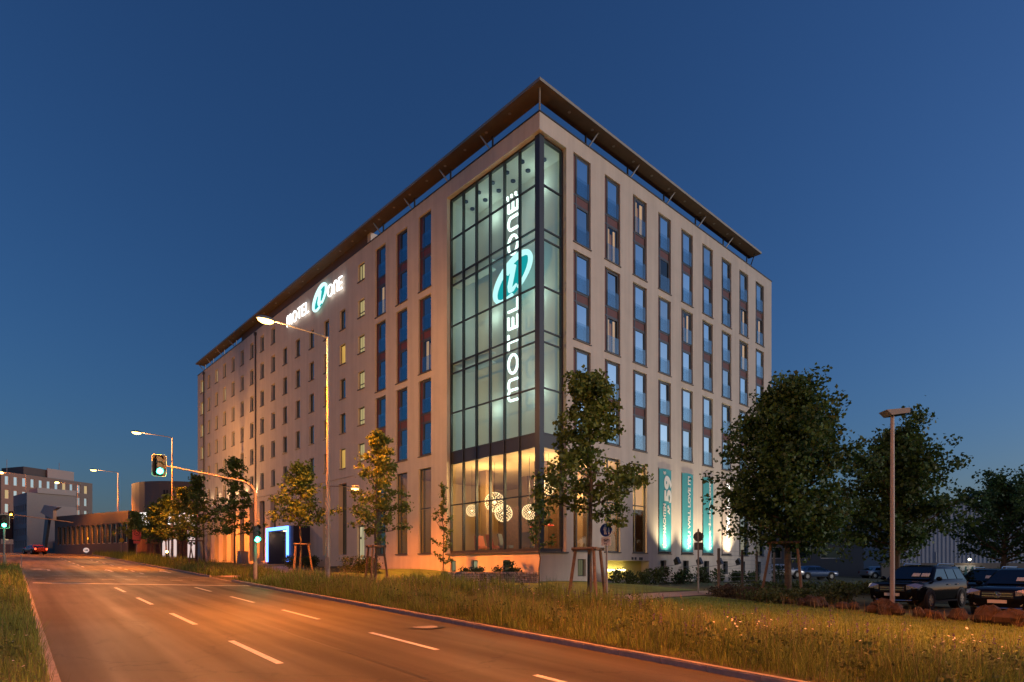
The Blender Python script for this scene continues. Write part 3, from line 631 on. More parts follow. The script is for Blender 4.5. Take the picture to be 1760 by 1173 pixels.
def letters(txt, P, size, r, gap=.24, xs=1., x0=0.):
    """one mesh builder for each letter; P maps (x, y) of the text to space"""
    out = []; x = x0
    for ch in txt:
        w, st = GLY[ch]; mb = MB()
        for pl in st:
            pl = [((x+px*size*xs), py*size) for px, py in pl]; mb.tube([P(*p) for p in pl], r, 8)
            if len(pl) == 2 or pl[0] != pl[-1]:
                for p in (pl[0], pl[-1]): mb.ball(P(*p), r, 8)
        out.append((ch, mb)); x += (w+gap)*size*xs
    return out, x
M_white = glow('sign_white', (1, .98, .94), 2.6); M_teal = glow('sign_teal', (.01, .50, .52), .8); M_tw = glow('sign_pale', (.66, 1, .98), 1.3)
def logo(parent, P, cx, cy, s):
    """slanted oval ring with a numeral one, on a turquoise disc"""
    def E(t, k=1.): return (cx+s*k*(math.cos(t)*1.0+math.sin(t)*.42), cy+s*k*(math.sin(t)*.80+math.cos(t)*.12))
    ring = MB(); n = 40; th = s*.10
    ring.tube([P(*E(2*math.pi*i/n-1.1+.25)) for i in range(n-1)], [th*(.7+.5*abs(math.sin(math.pi*i/(n-2)))) for i in range(n-1)], 8); ring.build('logo_ring', M_tw, parent)
    d = MB(); d.poly([P(*E(2*math.pi*i/30, 1.02), .09) for i in range(30)]); d.build('logo_disc', M_teal, parent)
    o = MB(); q = [(-.34, .22), (-.02, .5), (.06, .5), (-.12, -.35), (-.1, -.5), (.06, -.5), (.3, -.34)]
    o.tube([P(cx+s*a*1.0+s*b*.1, cy+s*b) for a, b in q], [th*.5, th*.9, th*1.0, th*1.05, th*.95, th*.75, th*.4], 8); o.build('logo_numeral', M_tw, parent)
# sign on the long facade
def sign_parts(t, groups):
    for mbs in groups:
        for ch, mb in mbs: mb.build('letter', M_white, t)
px, py = H2W(-.22, 27.4)
SG = thing('facade_sign', 'white lit letters MOTEL ONE with turquoise oval below the roof edge', 'sign', (px, py, 24.52), TH)
PS = lambda x, y, d=0: (-0.0+d, 5.3-x, y)
a_, xe = letters('mOTEL', PS, .92, .062, .24, 1.16); b_, xe2 = letters('OnE', PS, .92, .062, .24, 1.16, 8.25)
sign_parts(SG, [a_, b_]); logo(SG, PS, 6.75, .5, 1.12)
lamp('POINT', 'logo_glow', (.05, 5.3-6.75, .5), 10, (.05, .8, .8), .5, SG)
# upright sign hung behind the corner glass
px, py = H2W(1.25, 3.3)
VS = thing('corner_sign', 'tall white lit letters MOTEL ONE reading upwards behind the corner glass', 'sign', (px, py, 11.9), TH)
PV = lambda x, y, d=0: (d, y-.25, x)
a_, xe = letters('mOTEL', PV, .78, .08, .28, 1.72, .1); b_, xe2 = letters('OnE', PV, .78, .08, .28, 1.72, 8.8); sign_parts(VS, [a_, b_])
logo(VS, lambda x, y, d=0: (d, 3.5-3.3-x, y), 0, 7.4, 1.42)
for k in range(3):
    m = MB(); m.box(-.05, .05, -.1+k*.36-.07, -.1+k*.36+.07, 12.2, 12.38); m.build('letter_dot', M_white, VS)
m = MB(); m.tube([(.25, 0, .1), (.25, 0, 12.4)], .03, 6); m.build('mast', M_steel, VS)
lamp('POINT', 'logo_glow', (-.35, .2, 7.4), 9, (.05, .9, .9), .5, VS)
# text from the built-in face
def text_mesh(name, s, size, m, off=.0, ext=.004):
    cu = bpy.data.curves.new('t', 'FONT'); cu.body = s; cu.size = size; cu.offset = off; cu.extrude = ext; cu.align_x = 'LEFT'; cu.align_y = 'BOTTOM_BASELINE'
    ob = bpy.data.objects.new('t', cu); COL.objects.link(ob); dg = bpy.context.evaluated_depsgraph_get()
    me = bpy.data.meshes.new_from_object(ob.evaluated_get(dg)); me.name = name; bpy.data.objects.remove(ob); me.materials.clear(); me.materials.append(m); return me
def vtext(parent, s, size, x, z0, y, length=None, m=None, off=.012):
    """text running upwards on a face that looks towards -y"""
    me = text_mesh('lettering', s, size, m, off); w = max(v.co.x for v in me.vertices)
    sx = length/w if length else 1
    # text x -> +z, text y -> -x
    o = link('lettering', me, parent, (x, y, z0), (0, 0, 0)); o.matrix_local = Matrix(((0, -1, 0, x), (0, 0, -1, y), (sx, 0, 0, z0), (0, 0, 0, 1)))
    return o
M_ban = mat('turquoise_cloth', (.06, .36, .41), .8, noise=.05, scale=1.5); M_banw = mat('banner_white', (.8, .8, .76), .8); M_banp = mat('pale_cloth', (.62, .5, .42), .8)
ban = [(3, 'turquoise banner with a large 59 hanging left of the other banners', M_ban), (4, 'turquoise banner reading LOVE IT in the middle of the three', M_ban),
       (5, 'turquoise banner with a web address, right of the LOVE IT banner', M_ban), (6, 'pale banner with white upright letters next to the maple crown', M_banp)]
for k, lab, mt in ban:
    u = colR[k]; wx, wy = H2W(u, -.05); t = thing('banner', lab, 'banner', (wx, wy, 3.1), TH, 'banners in the ground floor bays')
    m = MB(); n = 12
    for i in range(n):      # a cloth with a slight belly
        z0, z1 = .05+5.55*i/n, .05+5.55*(i+1)/n
        for x0, x1, d0, d1 in ((.04, WR/2, 0, .05), (WR/2, WR-.04, .05, 0)):
            m.poly([(x0, -d0, z0), (x1, -d1, z0), (x1, -d1, z1), (x0, -d0, z1)])
    m.build('cloth', mt, t)
    for z in (.02, 5.58): m = MB(); m.tube([(.0, .0, z), (WR, .0, z)], .025, 8); m.build('rod', M_galv, t)
    yy = -.062
    if k == 3: vtext(t, 'ÜBERNACHTEN', .42, .72, .3, yy, 2.95, M_banw, .016); vtext(t, 'AB', .38, 1.2, 2.6, yy, .6, M_banw, .02); vtext(t, '59', 1.1, 1.36, 3.35, yy, 1.8, M_banw, .055); vtext(t, '€', .36, .72, 5.2, yy, None, M_banw)
    if k == 4: vtext(t, 'YOU WILL LOVE IT!', .44, 1.0, .3, yy, 5.1, M_banw, .016)
    if k == 5: vtext(t, 'motel-one.com', .44, 1.0, .3, yy, 5.1, M_banw, .016)
    if k == 6:
        tx = vtext(t, 'mOTEL ONE', .62, 1.05, .2, yy, 5.2, glow('banner_glow', (1, .95, .85), 2.2), .022)
# floodlights on stalks that wash the banners from below
names = ['floodlight on a wall arm below the 59 banner', 'floodlight on a wall arm below the LOVE IT banner', 'floodlight on a wall arm below the web address banner', 'floodlight on a wall arm below the pale banner beside the maple']
for i, u in enumerate([colR[k]+WR/2-.06 for k in (3, 4, 5, 6)]):
    wx, wy = H2W(u, 0); t = thing('floodlight', names[i], 'floodlight', (wx, wy, 2.35), TH, 'floodlights under the banners')
    m = MB(); m.tube([(-.9, 0, -.25), (-.9, -.4, -.25), (0, -1.0, -.1)], .02, 6); m.build('arm', M_galv, t)
    m = MB(); m.prism([(-.16,-1.22,.0),(-.16,-.9,-.12),(-.16,-.8,.2),(-.16,-1.02,.42)], (.32, 0, 0)); m.build('housing', M_black, t)
    m = MB(); m.poly([(-.14,-.86,.24),(.14,-.86,.24),(.14,-.98,.39),(-.14,-.98,.39)]); m.build('lens', glow('flood_lens', (1, .88, .6), 12), t)
    lamp('SPOT', 'flood_beam', (0, -1.15, .42), 820, (1, .82, .52), .06, t, to=(0, -.1, 3.0), spot=96, blend=1.0)
# ------------------------------------------------------------------ street lamps: 12.7 m columns, arm over the road, sodium light
M_col = mat('lamp_column', (.27, .25, .24), .5, .5, noise=.1, scale=3)
M_sod = glow('sodium_lens', (1, .55, .12), 14)
LAMP_W = 178000
def street_lamp(label, x, y, h=12.7, power=LAMP_W, arm=2.75, low=False, lit=True):
    z = g(x, y); t = thing('street_lamp', label, 'street lamp', (x, y, z), 0, 'sodium street lamps along the verge')
    dx, dy = -RB[0], -RB[1]
    m = MB(); m.tube([(0, 0, -.3), (0, 0, 4.5), (0, 0, 4.6), (0, 0, h)], [.12, .115, .085, .06], 12); m.build('pole', M_col, t, smooth=40)
    m = MB(); m.tube([(0, 0, h-.05), (dx*.3, dy*.3, h+.02), (dx*arm, dy*arm, h+.12)], [.045, .04, .032], 8); m.build('arm', M_col, t)
    m = MB(); c = (dx*(arm+.35), dy*(arm+.35), h+.1); n = 14
    m.ball((0, 0, 0), 1, 14); m.v = [(c[0]+dx*v[0]*.46-dy*v[1]*.16, c[1]+dy*v[0]*.46+dx*v[1]*.16, c[2]+(max(v[2], -.12))*.17) for v in m.v]; m.build('head', mat('lamp_head', (.2, .2, .2), .4, .3), t, smooth=60)
    m = MB(); m.ball((0, 0, 0), 1, 12); m.v = [(c[0]+dx*v[0]*.4-dy*v[1]*.17, c[1]+dy*v[0]*.4+dx*v[1]*.17, c[2]-.02-.2*max(-v[2], 0)) for v in m.v]; m.build('lens', M_sod, t)
    m = MB(); m.box(-.1, .1, -.128, -.112, .8, 1.4); m.build('hatch', M_col, t)
    if lit: lamp('POINT', 'sodium_bowl', (c[0], c[1], c[2]-.36), power*.0215, (1, .42, .12), .12, t)
    if lit: lamp('SPOT', 'sodium_lamp', (c[0], c[1], c[2]-.16), power, SOD, .12, t, to=(c[0], c[1], c[2]-5), spot=120, blend=.6)
    if low:      # short arm with a small lamp over the footpath
        m = MB(); m.tube([(0, 0, 5.05), (RB[0]*1.2, RB[1]*1.2, 5.12)], .025, 6); m.build('arm', M_col, t)
        m = MB(); e = RB*1.5; m.ball((e[0], e[1], 5.12), .26, 10, 0, (1, 1, .45)); m.build('head', M_wframe, t)
        m = MB(); m.tube([(e[0], e[1], 4.98), (e[0], e[1], 5.03)], .2, 12); m.build('lens', glow('path_lens', (1, .52, .12), 12), t)
        lamp('POINT', 'path_lamp', (e[0], e[1], 4.88), 60, SOD, .1, t)
    return t
def lamp_at(a, label, **k): x, y = ab(a, 12.46); return street_lamp(label, x, y, **k)
lamp_at(29.9, 'nearest street lamp, its arm crossing the hotel sign, with small path lamp halfway', low=True)
lamp_at(69.1, 'second street lamp, beyond the hanging traffic light')
lamp_at(110, 'third street lamp, above the pink sign board')
lamp_at(0.4, 'street lamp standing just outside the right edge of the view')
lamp_at(-36, 'street lamp further back along the verge behind the camera')
def far_lamp(label, X, Y, top, h=11):
    z = top-h; x, y = X-.0+RB[0]*3.8, Y+RB[1]*3.8
    t = thing('street_lamp', label, 'street lamp', (x, y, z), 0, 'sodium street lamps along the verge'); dx, dy = -RB[0], -RB[1]
    m = MB(); m.tube([(0, 0, -3), (0, 0, h)], [.12, .07], 8); m.build('pole', M_col, t); m = MB(); m.tube([(0, 0, h), (dx*3.4, dy*3.4, h+.1)], .04, 6); m.build('arm', M_col, t)
    m = MB(); m.ball((dx*3.8, dy*3.8, h), .42, 10, 0, (1, 1, .5)); m.build('lens', M_sod, t); lamp('POINT', 'sodium_lamp', (dx*3.8, dy*3.8, h-.6), LAMP_W*.014, SOD, .3, t)
far_lamp('small far street lamp right of the grey office block centre', -101.74, 135, 21.06); far_lamp('small far street lamp before the plain grey gable', -101.77, 128, 17.73); far_lamp('far street lamp at the left picture edge', -101.54, 120, 20.91)
# ------------------------------------------------------------------ traffic signals
M_sig = mat('signal_housing', (.02, .03, .022), .5); M_sborder = mat('signal_border', (.75, .72, .6), .6)
M_on = {'green': glow('green_light', (.05, 1, .55), 26), 'amber': glow('amber_light', (1, .42, .03), 26), 'red': glow('red_light', (1, .04, .02), 20)}
M_offl = mat('dark_lens', (.02, .02, .02), .2)
def signal_head(t, c, fx, fy, on, board=True, s=1.0):
    """three lenses in a housing that faces (fx, fy)"""
    rx, ry = -fy, fx; P = lambda u, d, z: (c[0]+rx*u*s+fx*d*s, c[1]+ry*u*s+fy*d*s, c[2]+z*s)
    if board:
        m = MB(); n = 6; w, h, r = .32, .54, .12; pts = []
        for cx, cz, t0 in ((w-r, h-r, 0), (-w+r, h-r, 90), (-w+r, -h+r, 180), (w-r, -h+r, 270)): pts += [(cx+r*math.cos(R_(t0+90*i/n)), cz+r*math.sin(R_(t0+90*i/n))) for i in range(n+1)]
        m.prism([P(u, -.12, z) for u, z in pts], (fx*.02, fy*.02, 0)); m.build('backboard', M_sig, t)
        m = MB(); pp = [P(u*.97, -.09, z*.98) for u, z in pts]; m.tube(pp+[pp[0]], .018*s, 5); m.build('border', M_sborder, t)
    m = MB(); i = len(m.v); m.prism([P(-.15, -.1, -.45), P(.15, -.1, -.45), P(.15, -.1, .45), P(-.15, -.1, .45)], (fx*.2*s, fy*.2*s, 0)); m.build('housing', M_sig, t)
    for k, nm in enumerate(('green', 'amber', 'red')):
        z = -.3+.3*k; m = MB(); m.tube([P(0, .09, z), P(0, .125, z)], .135*s, 16); m.build('lens', M_on[nm] if nm == on else M_offl, t)
        m = MB(); a = [(math.cos(R_(q))*.145, math.sin(R_(q))*.145) for q in range(-10, 191, 20)]
        for (u0, z0), (u1, z1) in zip(a[:-1], a[1:]): m.poly([P(u0, .1, z+z0), P(u1, .1, z+z1), P(u1, .3, z+z1), P(u0, .3, z+z0)])
        m.build('visor', M_black, t)
        if nm == on: lamp('POINT', 'signal_light', P(0, .36, z), 26*s, {'green': (.03, 1, .5), 'amber': (1, .45, .05), 'red': (1, .05, .03)}[on], .08, t)
fx, fy = -RA[0], -RA[1]        # facing the traffic that comes up the road
x, y = ab(33.7, 10.02); z = g(x, y)
TS = thing('traffic_light', 'traffic light mast with long arm over the road, both heads showing green', 'traffic light', (x, y, z))
m = MB(); d = -RB; hh = 5.3
pts = [(0, 0, -.3), (0, 0, 4.6)]+[(d[0]*.9*(1-math.cos(R_(q))), d[1]*.9*(1-math.cos(R_(q))), 4.6+.75*math.sin(R_(q))) for q in (20, 40, 60, 78)]+[(d[0]*4.2, d[1]*4.2, 5.75)]
m.tube(pts, [.1, .08, .072, .066, .06, .056, .036], 10); m.build('mast', mat('mast_paint', (.36, .26, .2), .5, noise=.08), TS, smooth=50)
signal_head(TS, (d[0]*4.5, d[1]*4.5, 5.75), fx, fy, 'green'); signal_head(TS, (fx*.22, fy*.22, 2.55), fx, fy, 'green', False)
x, y = ab(60, -.5); z = g(x, y)
T2 = thing('traffic_light', 'traffic light post at the left picture edge showing green', 'traffic light', (x, y, z)); m = MB(); m.tube([(0,0,-.2), (0,0,4)], .07, 8); m.build('post', M_galv, T2); signal_head(T2, (fx*.2, fy*.2, 3.35), fx, fy, 'green')
x, y = ab(121, 9.6); z = float(grade(121))
T3 = thing('traffic_light', 'far traffic light arm over the road with amber heads', 'traffic light', (x, y, z)); m = MB()
m.tube([(0,0,0), (0,0,4.2), (d[0]*.5, d[1]*.5, 5.0), (d[0]*9.3, d[1]*9.3, 6.0)], [.1, .09, .09, .06], 8); m.build('mast', MATS['mast_paint'], T3, smooth=50)
signal_head(T3, (d[0]*9.8, d[1]*9.8, 6.0), fx, fy, 'amber', True, 1.1); signal_head(T3, (fx*.25, fy*.25, 2.6), fx, fy, 'amber', False, 1.1)
# guard rail by the left post
x, y = ab(57.5, -.9); RL = thing('railing', 'low tubular railing at the left picture edge', 'railing', (x, y, g(x, y)), RROT)
for dx_ in (-1.5, -.5, .5):
    m = MB(); m.tube([(dx_, 0, 0), (dx_, 0, .8), (dx_+.1, 0, .9), (dx_+.8, 0, .9), (dx_+.9, 0, .8), (dx_+.9, 0, 0)], .03, 8); m.build('hoop', M_galv, RL)
# ------------------------------------------------------------------ signs
def disc(t, name, c, n_, r, m_, th=.02, k=28):
    rx, ry = -n_[1], n_[0]; mb = MB(); mb.prism([(c[0]+rx*r*math.cos(2*math.pi*i/k), c[1]+ry*r*math.cos(2*math.pi*i/k), c[2]+r*math.sin(2*math.pi*i/k)) for i in range(k)], (n_[0]*th, n_[1]*th, 0)); return mb.build(name, m_, t)
def plate(t, name, c, n_, w, h, m_, th=.015):
    rx, ry = -n_[1], n_[0]; mb = MB(); mb.prism([(c[0]+rx*u, c[1]+ry*u, c[2]+v) for u, v in ((-w/2,-h/2),(w/2,-h/2),(w/2,h/2),(-w/2,h/2))], (n_[0]*th, n_[1]*th, 0)); return mb.build(name, m_, t)
def flat(t, name, c, n_, polys, m_, d):
    rx, ry = -n_[1], n_[0]; mb = MB()
    for pl in polys: mb.prism([(c[0]+rx*u+n_[0]*d, c[1]+ry*u+n_[1]*d, c[2]+v) for u, v in pl], (n_[0]*.003, n_[1]*.003, 0))
    return mb.build(name, m_, t)
def circ(u, v, r, n=10): return [(u+r*math.cos(2*math.pi*i/n), v+r*math.sin(2*math.pi*i/n)) for i in range(n)]
M_blue = mat('sign_blue', (.012, .035, .22), .45); M_sw = mat('sign_white_sheet', (.72, .7, .66), .5); M_sback = mat('sign_back', (.11, .1, .1), .5, .3); M_pink = mat('sign_red_sheet', (.75, .12, .12), .5)
bx, by = 3.32, 21.15; BS = thing('path_sign', 'round blue walkers sign with white bicycle plate beside the big staked tree', 'sign', (bx, by, g(bx, by)))
nf = np.array((-.55, -.835)); m = MB(); m.tube([(0,0,-.3), (0,0,2.95)], .035, 10); m.build('post', M_galv, BS)
c = (nf[0]*.05, nf[1]*.05, 2.72); disc(BS, 'rim', c, nf, .235, M_sw); disc(BS, 'sign_face', (c[0]+nf[0]*.01, c[1]+nf[1]*.01, c[2]), nf, .222, M_blue, .014)
adult = [[(.02, -.15), (.06, -.15), (.07, .0), (.095, .0), (.075, .11), (.045, .13), (-.02, .12), (-.04, .02), (-.015, .02), (-.03, -.15), (.0, -.15), (.012, -.02)], circ(.02, .165, .03)]
child = [[(-.12, -.15), (-.095, -.15), (-.09, -.06), (-.07, -.06), (-.085, .02), (-.125, .03), (-.15, .0), (-.14, -.06), (-.145, -.15), (-.125, -.15)], circ(-.11, .055, .024)]
flat(BS, 'walker_symbol', c, nf, [[(-u, v) for u, v in p] for p in adult+child], M_sw, .03)
c2 = (nf[0]*.05, nf[1]*.05, 2.33); plate(BS, 'lower_plate', c2, nf, .36, .3, M_sw)
m = MB(); rx, ry = -nf[1], nf[0]; Q = lambda u, v: (c2[0]+rx*u+nf[0]*.025, c2[1]+ry*u+nf[1]*.025, c2[2]+v)
for u in (-.075, .075): m.tube([Q(a, b) for a, b in circ(u, .02, .05, 12)]+[Q(u+.05, .02)], .006, 5)
m.tube([Q(-.075, .02), Q(-.03, .09), Q(.045, .09), Q(.0, .02), Q(-.075, .02)], .006, 5); m.tube([Q(.075, .02), Q(.045, .09), Q(.05, .11)], .006, 5); m.tube([Q(0, .02), Q(-.035, .1)], .006, 5); m.build('bicycle_symbol', M_black, BS)
me = text_mesh('lettering', 'frei', .075, M_black, .001); o = link('lettering', me, BS); o.matrix_local = Matrix(((rx, 0, nf[0], c2[0]-rx*.06+nf[0]*.02), (ry, 0, nf[1], c2[1]-ry*.06+nf[1]*.02), (0, 1, 0, c2[2]-.11), (0, 0, 0, 1)))
bx, by = 8.95, 29.0; KS = thing('sign_back', 'grey back of a round sign with square plate on a post before the banners', 'sign', (bx, by, g(bx, by)))
nb = np.array((.45, .89)); m = MB(); m.tube([(0,0,-.3), (0,0,3.1)], .04, 10); m.build('post', M_galv, KS); disc(KS, 'round_plate', (nb[0]*.05, nb[1]*.05, 2.72), nb, .24, M_sback); plate(KS, 'square_plate', (nb[0]*.05, nb[1]*.05, 2.26), nb, .4, .36, M_sback)
bx, by = ab(90, 12.2); PS_ = thing('warning_board', 'pink traffic board with dark ring on a post in the verge', 'sign', (bx, by, g(bx, by))); nn = np.array((.66, -.75)); nn = np.array((fx, fy))
m = MB(); m.tube([(0,0,-.2), (0,0,3.3)], .05, 8); m.build('post', M_galv, PS_); plate(PS_, 'board', (nn[0]*.06, nn[1]*.06, 3.0), nn, .95, 1.3, M_pink); plate(PS_, 'lower_board', (nn[0]*.06, nn[1]*.06, 2.05), nn, .75, .35, M_pink)
m = MB(); cc = (nn[0]*.1, nn[1]*.1, 3.2); rx, ry = -nn[1], nn[0]; m.tube([(cc[0]+rx*u, cc[1]+ry*u, cc[2]+v) for u, v in circ(0, 0, .3, 16)]+[(cc[0]+rx*.3, cc[1]+ry*.3, cc[2])], .035, 5); m.tube([(cc[0]-rx*.14, cc[1]-ry*.14, cc[2]), (cc[0]+rx*.14, cc[1]+ry*.14, cc[2])], .05, 5); m.build('ring_symbol', mat('sign_dark_red', (.12, .01, .01), .5), PS_)
bx, by = ab(112, 8.6); AS = thing('arrow_sign', 'small round white arrow sign low on the far island', 'sign', (bx, by, float(grade(112)))); m = MB(); m.tube([(0,0,0), (0,0,.7)], .05, 8); m.build('post', M_galv, AS)
disc(AS, 'face', (nn[0]*.06, nn[1]*.06, .8), nn, .38, mat('lit_white', (.7, .7, .7), .5, emit=(1, 1, 1), es=.35)); flat(AS, 'arrow_symbol', (nn[0]*.06, nn[1]*.06, .8), nn, [[(-.22,-.05),(.06,-.05),(.06,-.16),(.26,0),(.06,.16),(.06,.05),(-.22,.05)]], M_black, .03)
# bollard lamp, post box cabinet
bx, by = ab(75, 13.0); BL_ = thing('bollard_lamp', 'low glowing orange bollard lamp in the verge below the second street lamp', 'lamp', (bx, by, g(bx, by))); m = MB(); m.tube([(0,0,-.2),(0,0,.95)], .06, 8); m.build('post', M_black, BL_); m = MB(); m.ball((0,0,1.05), .13, 10); m.build('globe', glow('bollard_globe', (1, .55, .12), 30), BL_); lamp('POINT', 'bollard_light', (0, 0, 1.3), 25, SOD, .12, BL_)
px, py = H2W(-1.2, 41.5); CB = thing('cabinet', 'pale grey utility cabinet before the piers of the long facade', 'cabinet', (px, py, g(px, py)), TH)
m = MB(); m.box(-.35, .35, -.6, .6, 0, 1.25); m.build('box', mat('cabinet_grey', (.3, .32, .33), .6), CB); m = MB(); m.box(-.4, .4, -.65, .65, 1.25, 1.3); m.build('lid', M_galv, CB)
# unlit car park lamp with box head
x, y = 14.05, 22.3; PK = thing('car_park_lamp', 'unlit car park lamp with flat box head in front of the black SUV', 'street lamp', (x, y, g(x, y)))
m = MB(); m.tube([(0,0,-.3), (0,0,7.2)], [.085, .065], 12); m.build('pole', mat('pole_paint', (.33, .27, .25), .5, .2, noise=.1, scale=3), PK, smooth=40)
m = MB(); m.prism([(-.16,-.25,7.15),(.5,-.25,7.24),(.5,-.25,7.42),(-.36,-.25,7.34)], (0, .5, 0)); m.build('head', mat('head_paint', (.26, .24, .23), .5), PK); m = MB(); m.poly([(-.1,-.2,7.155),(.45,-.2,7.23),(.45,.2,7.23),(-.1,.2,7.155)]); m.build('lens', M_offl, PK)
# ------------------------------------------------------------------ trees: tapered trunk with limbs, crown of separate leaves
def leaf_mesh(name, C, size, m, rng, up=.35, fold=.25):
    """C: leaf centres; each leaf is a folded kite of four corners"""
    n = len(C); C = np.asarray(C)
    N = rng.normal(size=(n, 3)); N[:, 2] += up; N /= np.linalg.norm(N, axis=1)[:, None]
    T = np.cross(N, rng.normal(size=(n, 3))); T /= np.linalg.norm(T, axis=1)[:, None]; S = np.cross(N, T)
    s = size*rng.uniform(.65, 1.35, (n, 1)); w = .42
    a = C-T*s*.5; b = C+S*s*w+N*s*fold*.4+T*s*.05; c = C+T*s*.55; d = C-S*s*w+N*s*fold*.4+T*s*.05
    V = np.stack([a, b, c, d], 1).reshape(-1, 3); i = np.arange(n)*4
    F = np.stack([np.stack([i, i+1, i+2], 1), np.stack([i, i+2, i+3], 1)], 1).reshape(-1, 3)
    return np_mesh(name, V, F, m)
def tree(label, x, y, height, clear, prof, nbr, leaves, size, m, seed, elev=35, trunk_r=.07, clump=.42, lean=(0, 0), group=None, zoff=0, dense=.35, name='tree'):
    rng = np.random.default_rng(seed); z = g(x, y)+zoff; t = thing(name, label, 'tree', (x, y, z), 0, group)
    tb = MB(); H_ = height; nk = 9
    path = [(lean[0]*k/nk+rng.normal()*.03*(k > 1), lean[1]*k/nk+rng.normal()*.03*(k > 1), -.15 if k == 0 else H_*.93*k/nk) for k in range(nk+1)]
    tb.tube(path, [trunk_r*(1.15-.95*k/nk) for k in range(nk+1)], 8)
    def tp(h): k = min(h/(H_*.93)*nk, nk-.001); i = int(k); q = k-i; return np.array(path[i])*(1-q)+np.array(path[i+1])*q
    C = []; per = max(1, leaves//nbr)
    for i in range(nbr):
        q = (i+rng.uniform(.1, .9))/nbr; hb = clear+(H_*.97-clear)*q; r = prof(q)*rng.uniform(.72, 1.15); az = i*2.39996+rng.normal()*.35; el = R_(elev*(.55+.75*q)+rng.normal()*8)
        p0 = tp(hb); dv = np.array((math.cos(az)*math.cos(el), math.sin(az)*math.cos(el), math.sin(el)*.8)); L = r/max(.35, math.cos(el)); p1 = p0+dv*L*.55+np.array((0, 0, -.02)); p2 = p0+dv*L+np.array((0, 0, .08*L))
        tb.tube([tuple(p0), tuple(p1), tuple(p2)], [max(.012, trunk_r*.42*(1-q*.6)), trunk_r*.2*(1-q*.5)+.004, .005], 5)
        k = rng.beta(1.6, 1.0, per)[:, None]; base = p0+(p2-p0)*k*1.02
        nc = max(2, int(per/38)); cc = p0+(p2-p0)*rng.beta(1.8, 1.0, (nc, 1))+rng.normal(size=(nc, 3))*clump*np.array((.75, .75, .55))*min(1, r)
        w = rng.random(per) < dense; pick = cc[rng.integers(0, nc, per)]
        C.append(np.where(w[:, None], base+rng.normal(size=(per, 3))*clump*.3, pick+rng.normal(size=(per, 3))*clump*np.array((.42, .42, .3))))
    tb.build('trunk', M_bark, t, smooth=60)
    link('crown', leaf_mesh('crown', np.concatenate(C), size, m, rng), t); return t
M_oak = mat('oak_leaves', (.125, .175, .03), .6, rnd=.45, trans=.3)
M_maple = mat('maple_leaves', (.055, .11, .022), .55, rnd=.5, trans=.22)
M_locust = mat('locust_leaves', (.05, .11, .03), .6, rnd=.45, trans=.25)
M_young = mat('young_leaves', (.085, .145, .028), .6, rnd=.45, trans=.28)
tierp = lambda w: (lambda q: w*(1.06-.84*q)*(1 if q > .06 else .8))
oakp = lambda w: (lambda q: w*(.42+.58*math.sin(math.pi*min(1, q*1.25+.18))**.8)*(1-.72*max(0, q-.45)/.55))
VG = 'young trees planted along the verge'
tree('big staked young tree in front of the right facade windows', 2.72, 21.1, 8.5, 3.1, tierp(1.95), 26, 8000, .14, M_oak, 11, 16, .085, .34, group=VG, dense=.22)
tree('staked young tree between the nearest street lamp and the corner glazing', -6.95, 30.6, 8.0, 2.5, tierp(1.75), 24, 4600, .145, M_oak, 12, 22, .075, .34, (.15, 0), VG, dense=.22)
tree('staked young tree before the blue entrance frame', -13.2, 37.6, 7.2, 3.0, tierp(1.7), 24, 4200, .17, M_oak, 13, 24, .07, .42, group=VG)
tree('slim young tree with pointed top left of the green pole signal', -21.6, 47, 9.0, 2.6, tierp(1.8), 28, 3600, .18, M_young, 14, 18, .07, .36, group=VG)
tree('staked young tree at the far corner of the hotel', -28.2, 54, 8.3, 2.4, oakp(2.0), 26, 3200, .2, M_young, 15, 28, .07, .45, group=VG)
for i, (a, b, lab) in enumerate(((67, 13.0, 'verge tree just right of the second street lamp pole'), (76.5, 13.2, 'verge tree just left of the second street lamp pole'), (86, 13.6, 'verge tree right of the pink sign board'), (100, 13.4, 'small far verge tree left of the pink sign board'), (113, 13.2, 'small far verge tree before the dark pavilion'), (93, 15.5, 'verge tree screening the left side of the round shop'), (124, 13.6, 'far verge tree before the left end of the pavilion'))):
    x, y = ab(a, b); tree(lab, x, y, (7.6, 7.4, 7, 6.4, 6.2, 8.2, 7.0)[i], 2.2, oakp(2.3), 26, 2200, .26, M_young, 20+i, 30, .08, .5, group=VG)
tree('thin sapling in front of the left end of the corner glazing', -3.35, 29.2, 5.2, 1.0, oakp(.55), 18, 900, .11, M_young, 31, 55, .03, .16, group='saplings beside the stone planter', dense=.5)
tree('thin sapling in front of the corner post', 1.2, 26.6, 4.9, 1.9, oakp(.72), 16, 800, .13, M_young, 32, 45, .032, .22, group='saplings beside the stone planter', dense=.5)
mapp = lambda w: (lambda q: w*(.66+.52*math.sin(math.pi*min(1, q*.9+.22))**1.1)*(1-.55*max(0, q-.35)/.65))
tree('large dark maple with dense crown covering the right end of the hotel', 12.45, 27.2, 9.2, 2.2, mapp(2.45), 62, 34000, .165, M_maple, 45, 40, .15, .55, (-.1, 0), dense=.3)
tree('second dark maple behind the car park lamp', 21.4, 33.5, 8.7, 2.2, mapp(2.5), 54, 22000, .19, M_maple, 42, 44, .15, .6, dense=.3)
tree('feathery dark tree at the right picture edge before the warehouse', 36.6, 45, 7.6, 2.0, mapp(3.6), 48, 14000, .2, M_locust, 43, 38, .2, .5, (.3, 0), dense=.55)
x, y = 40.5, 44; tree('feathery tree cut off by the right picture edge', x, y, 7.2, 2.0, mapp(3.2), 34, 6000, .2, M_locust, 44, 38, .18, .55, dense=.5)
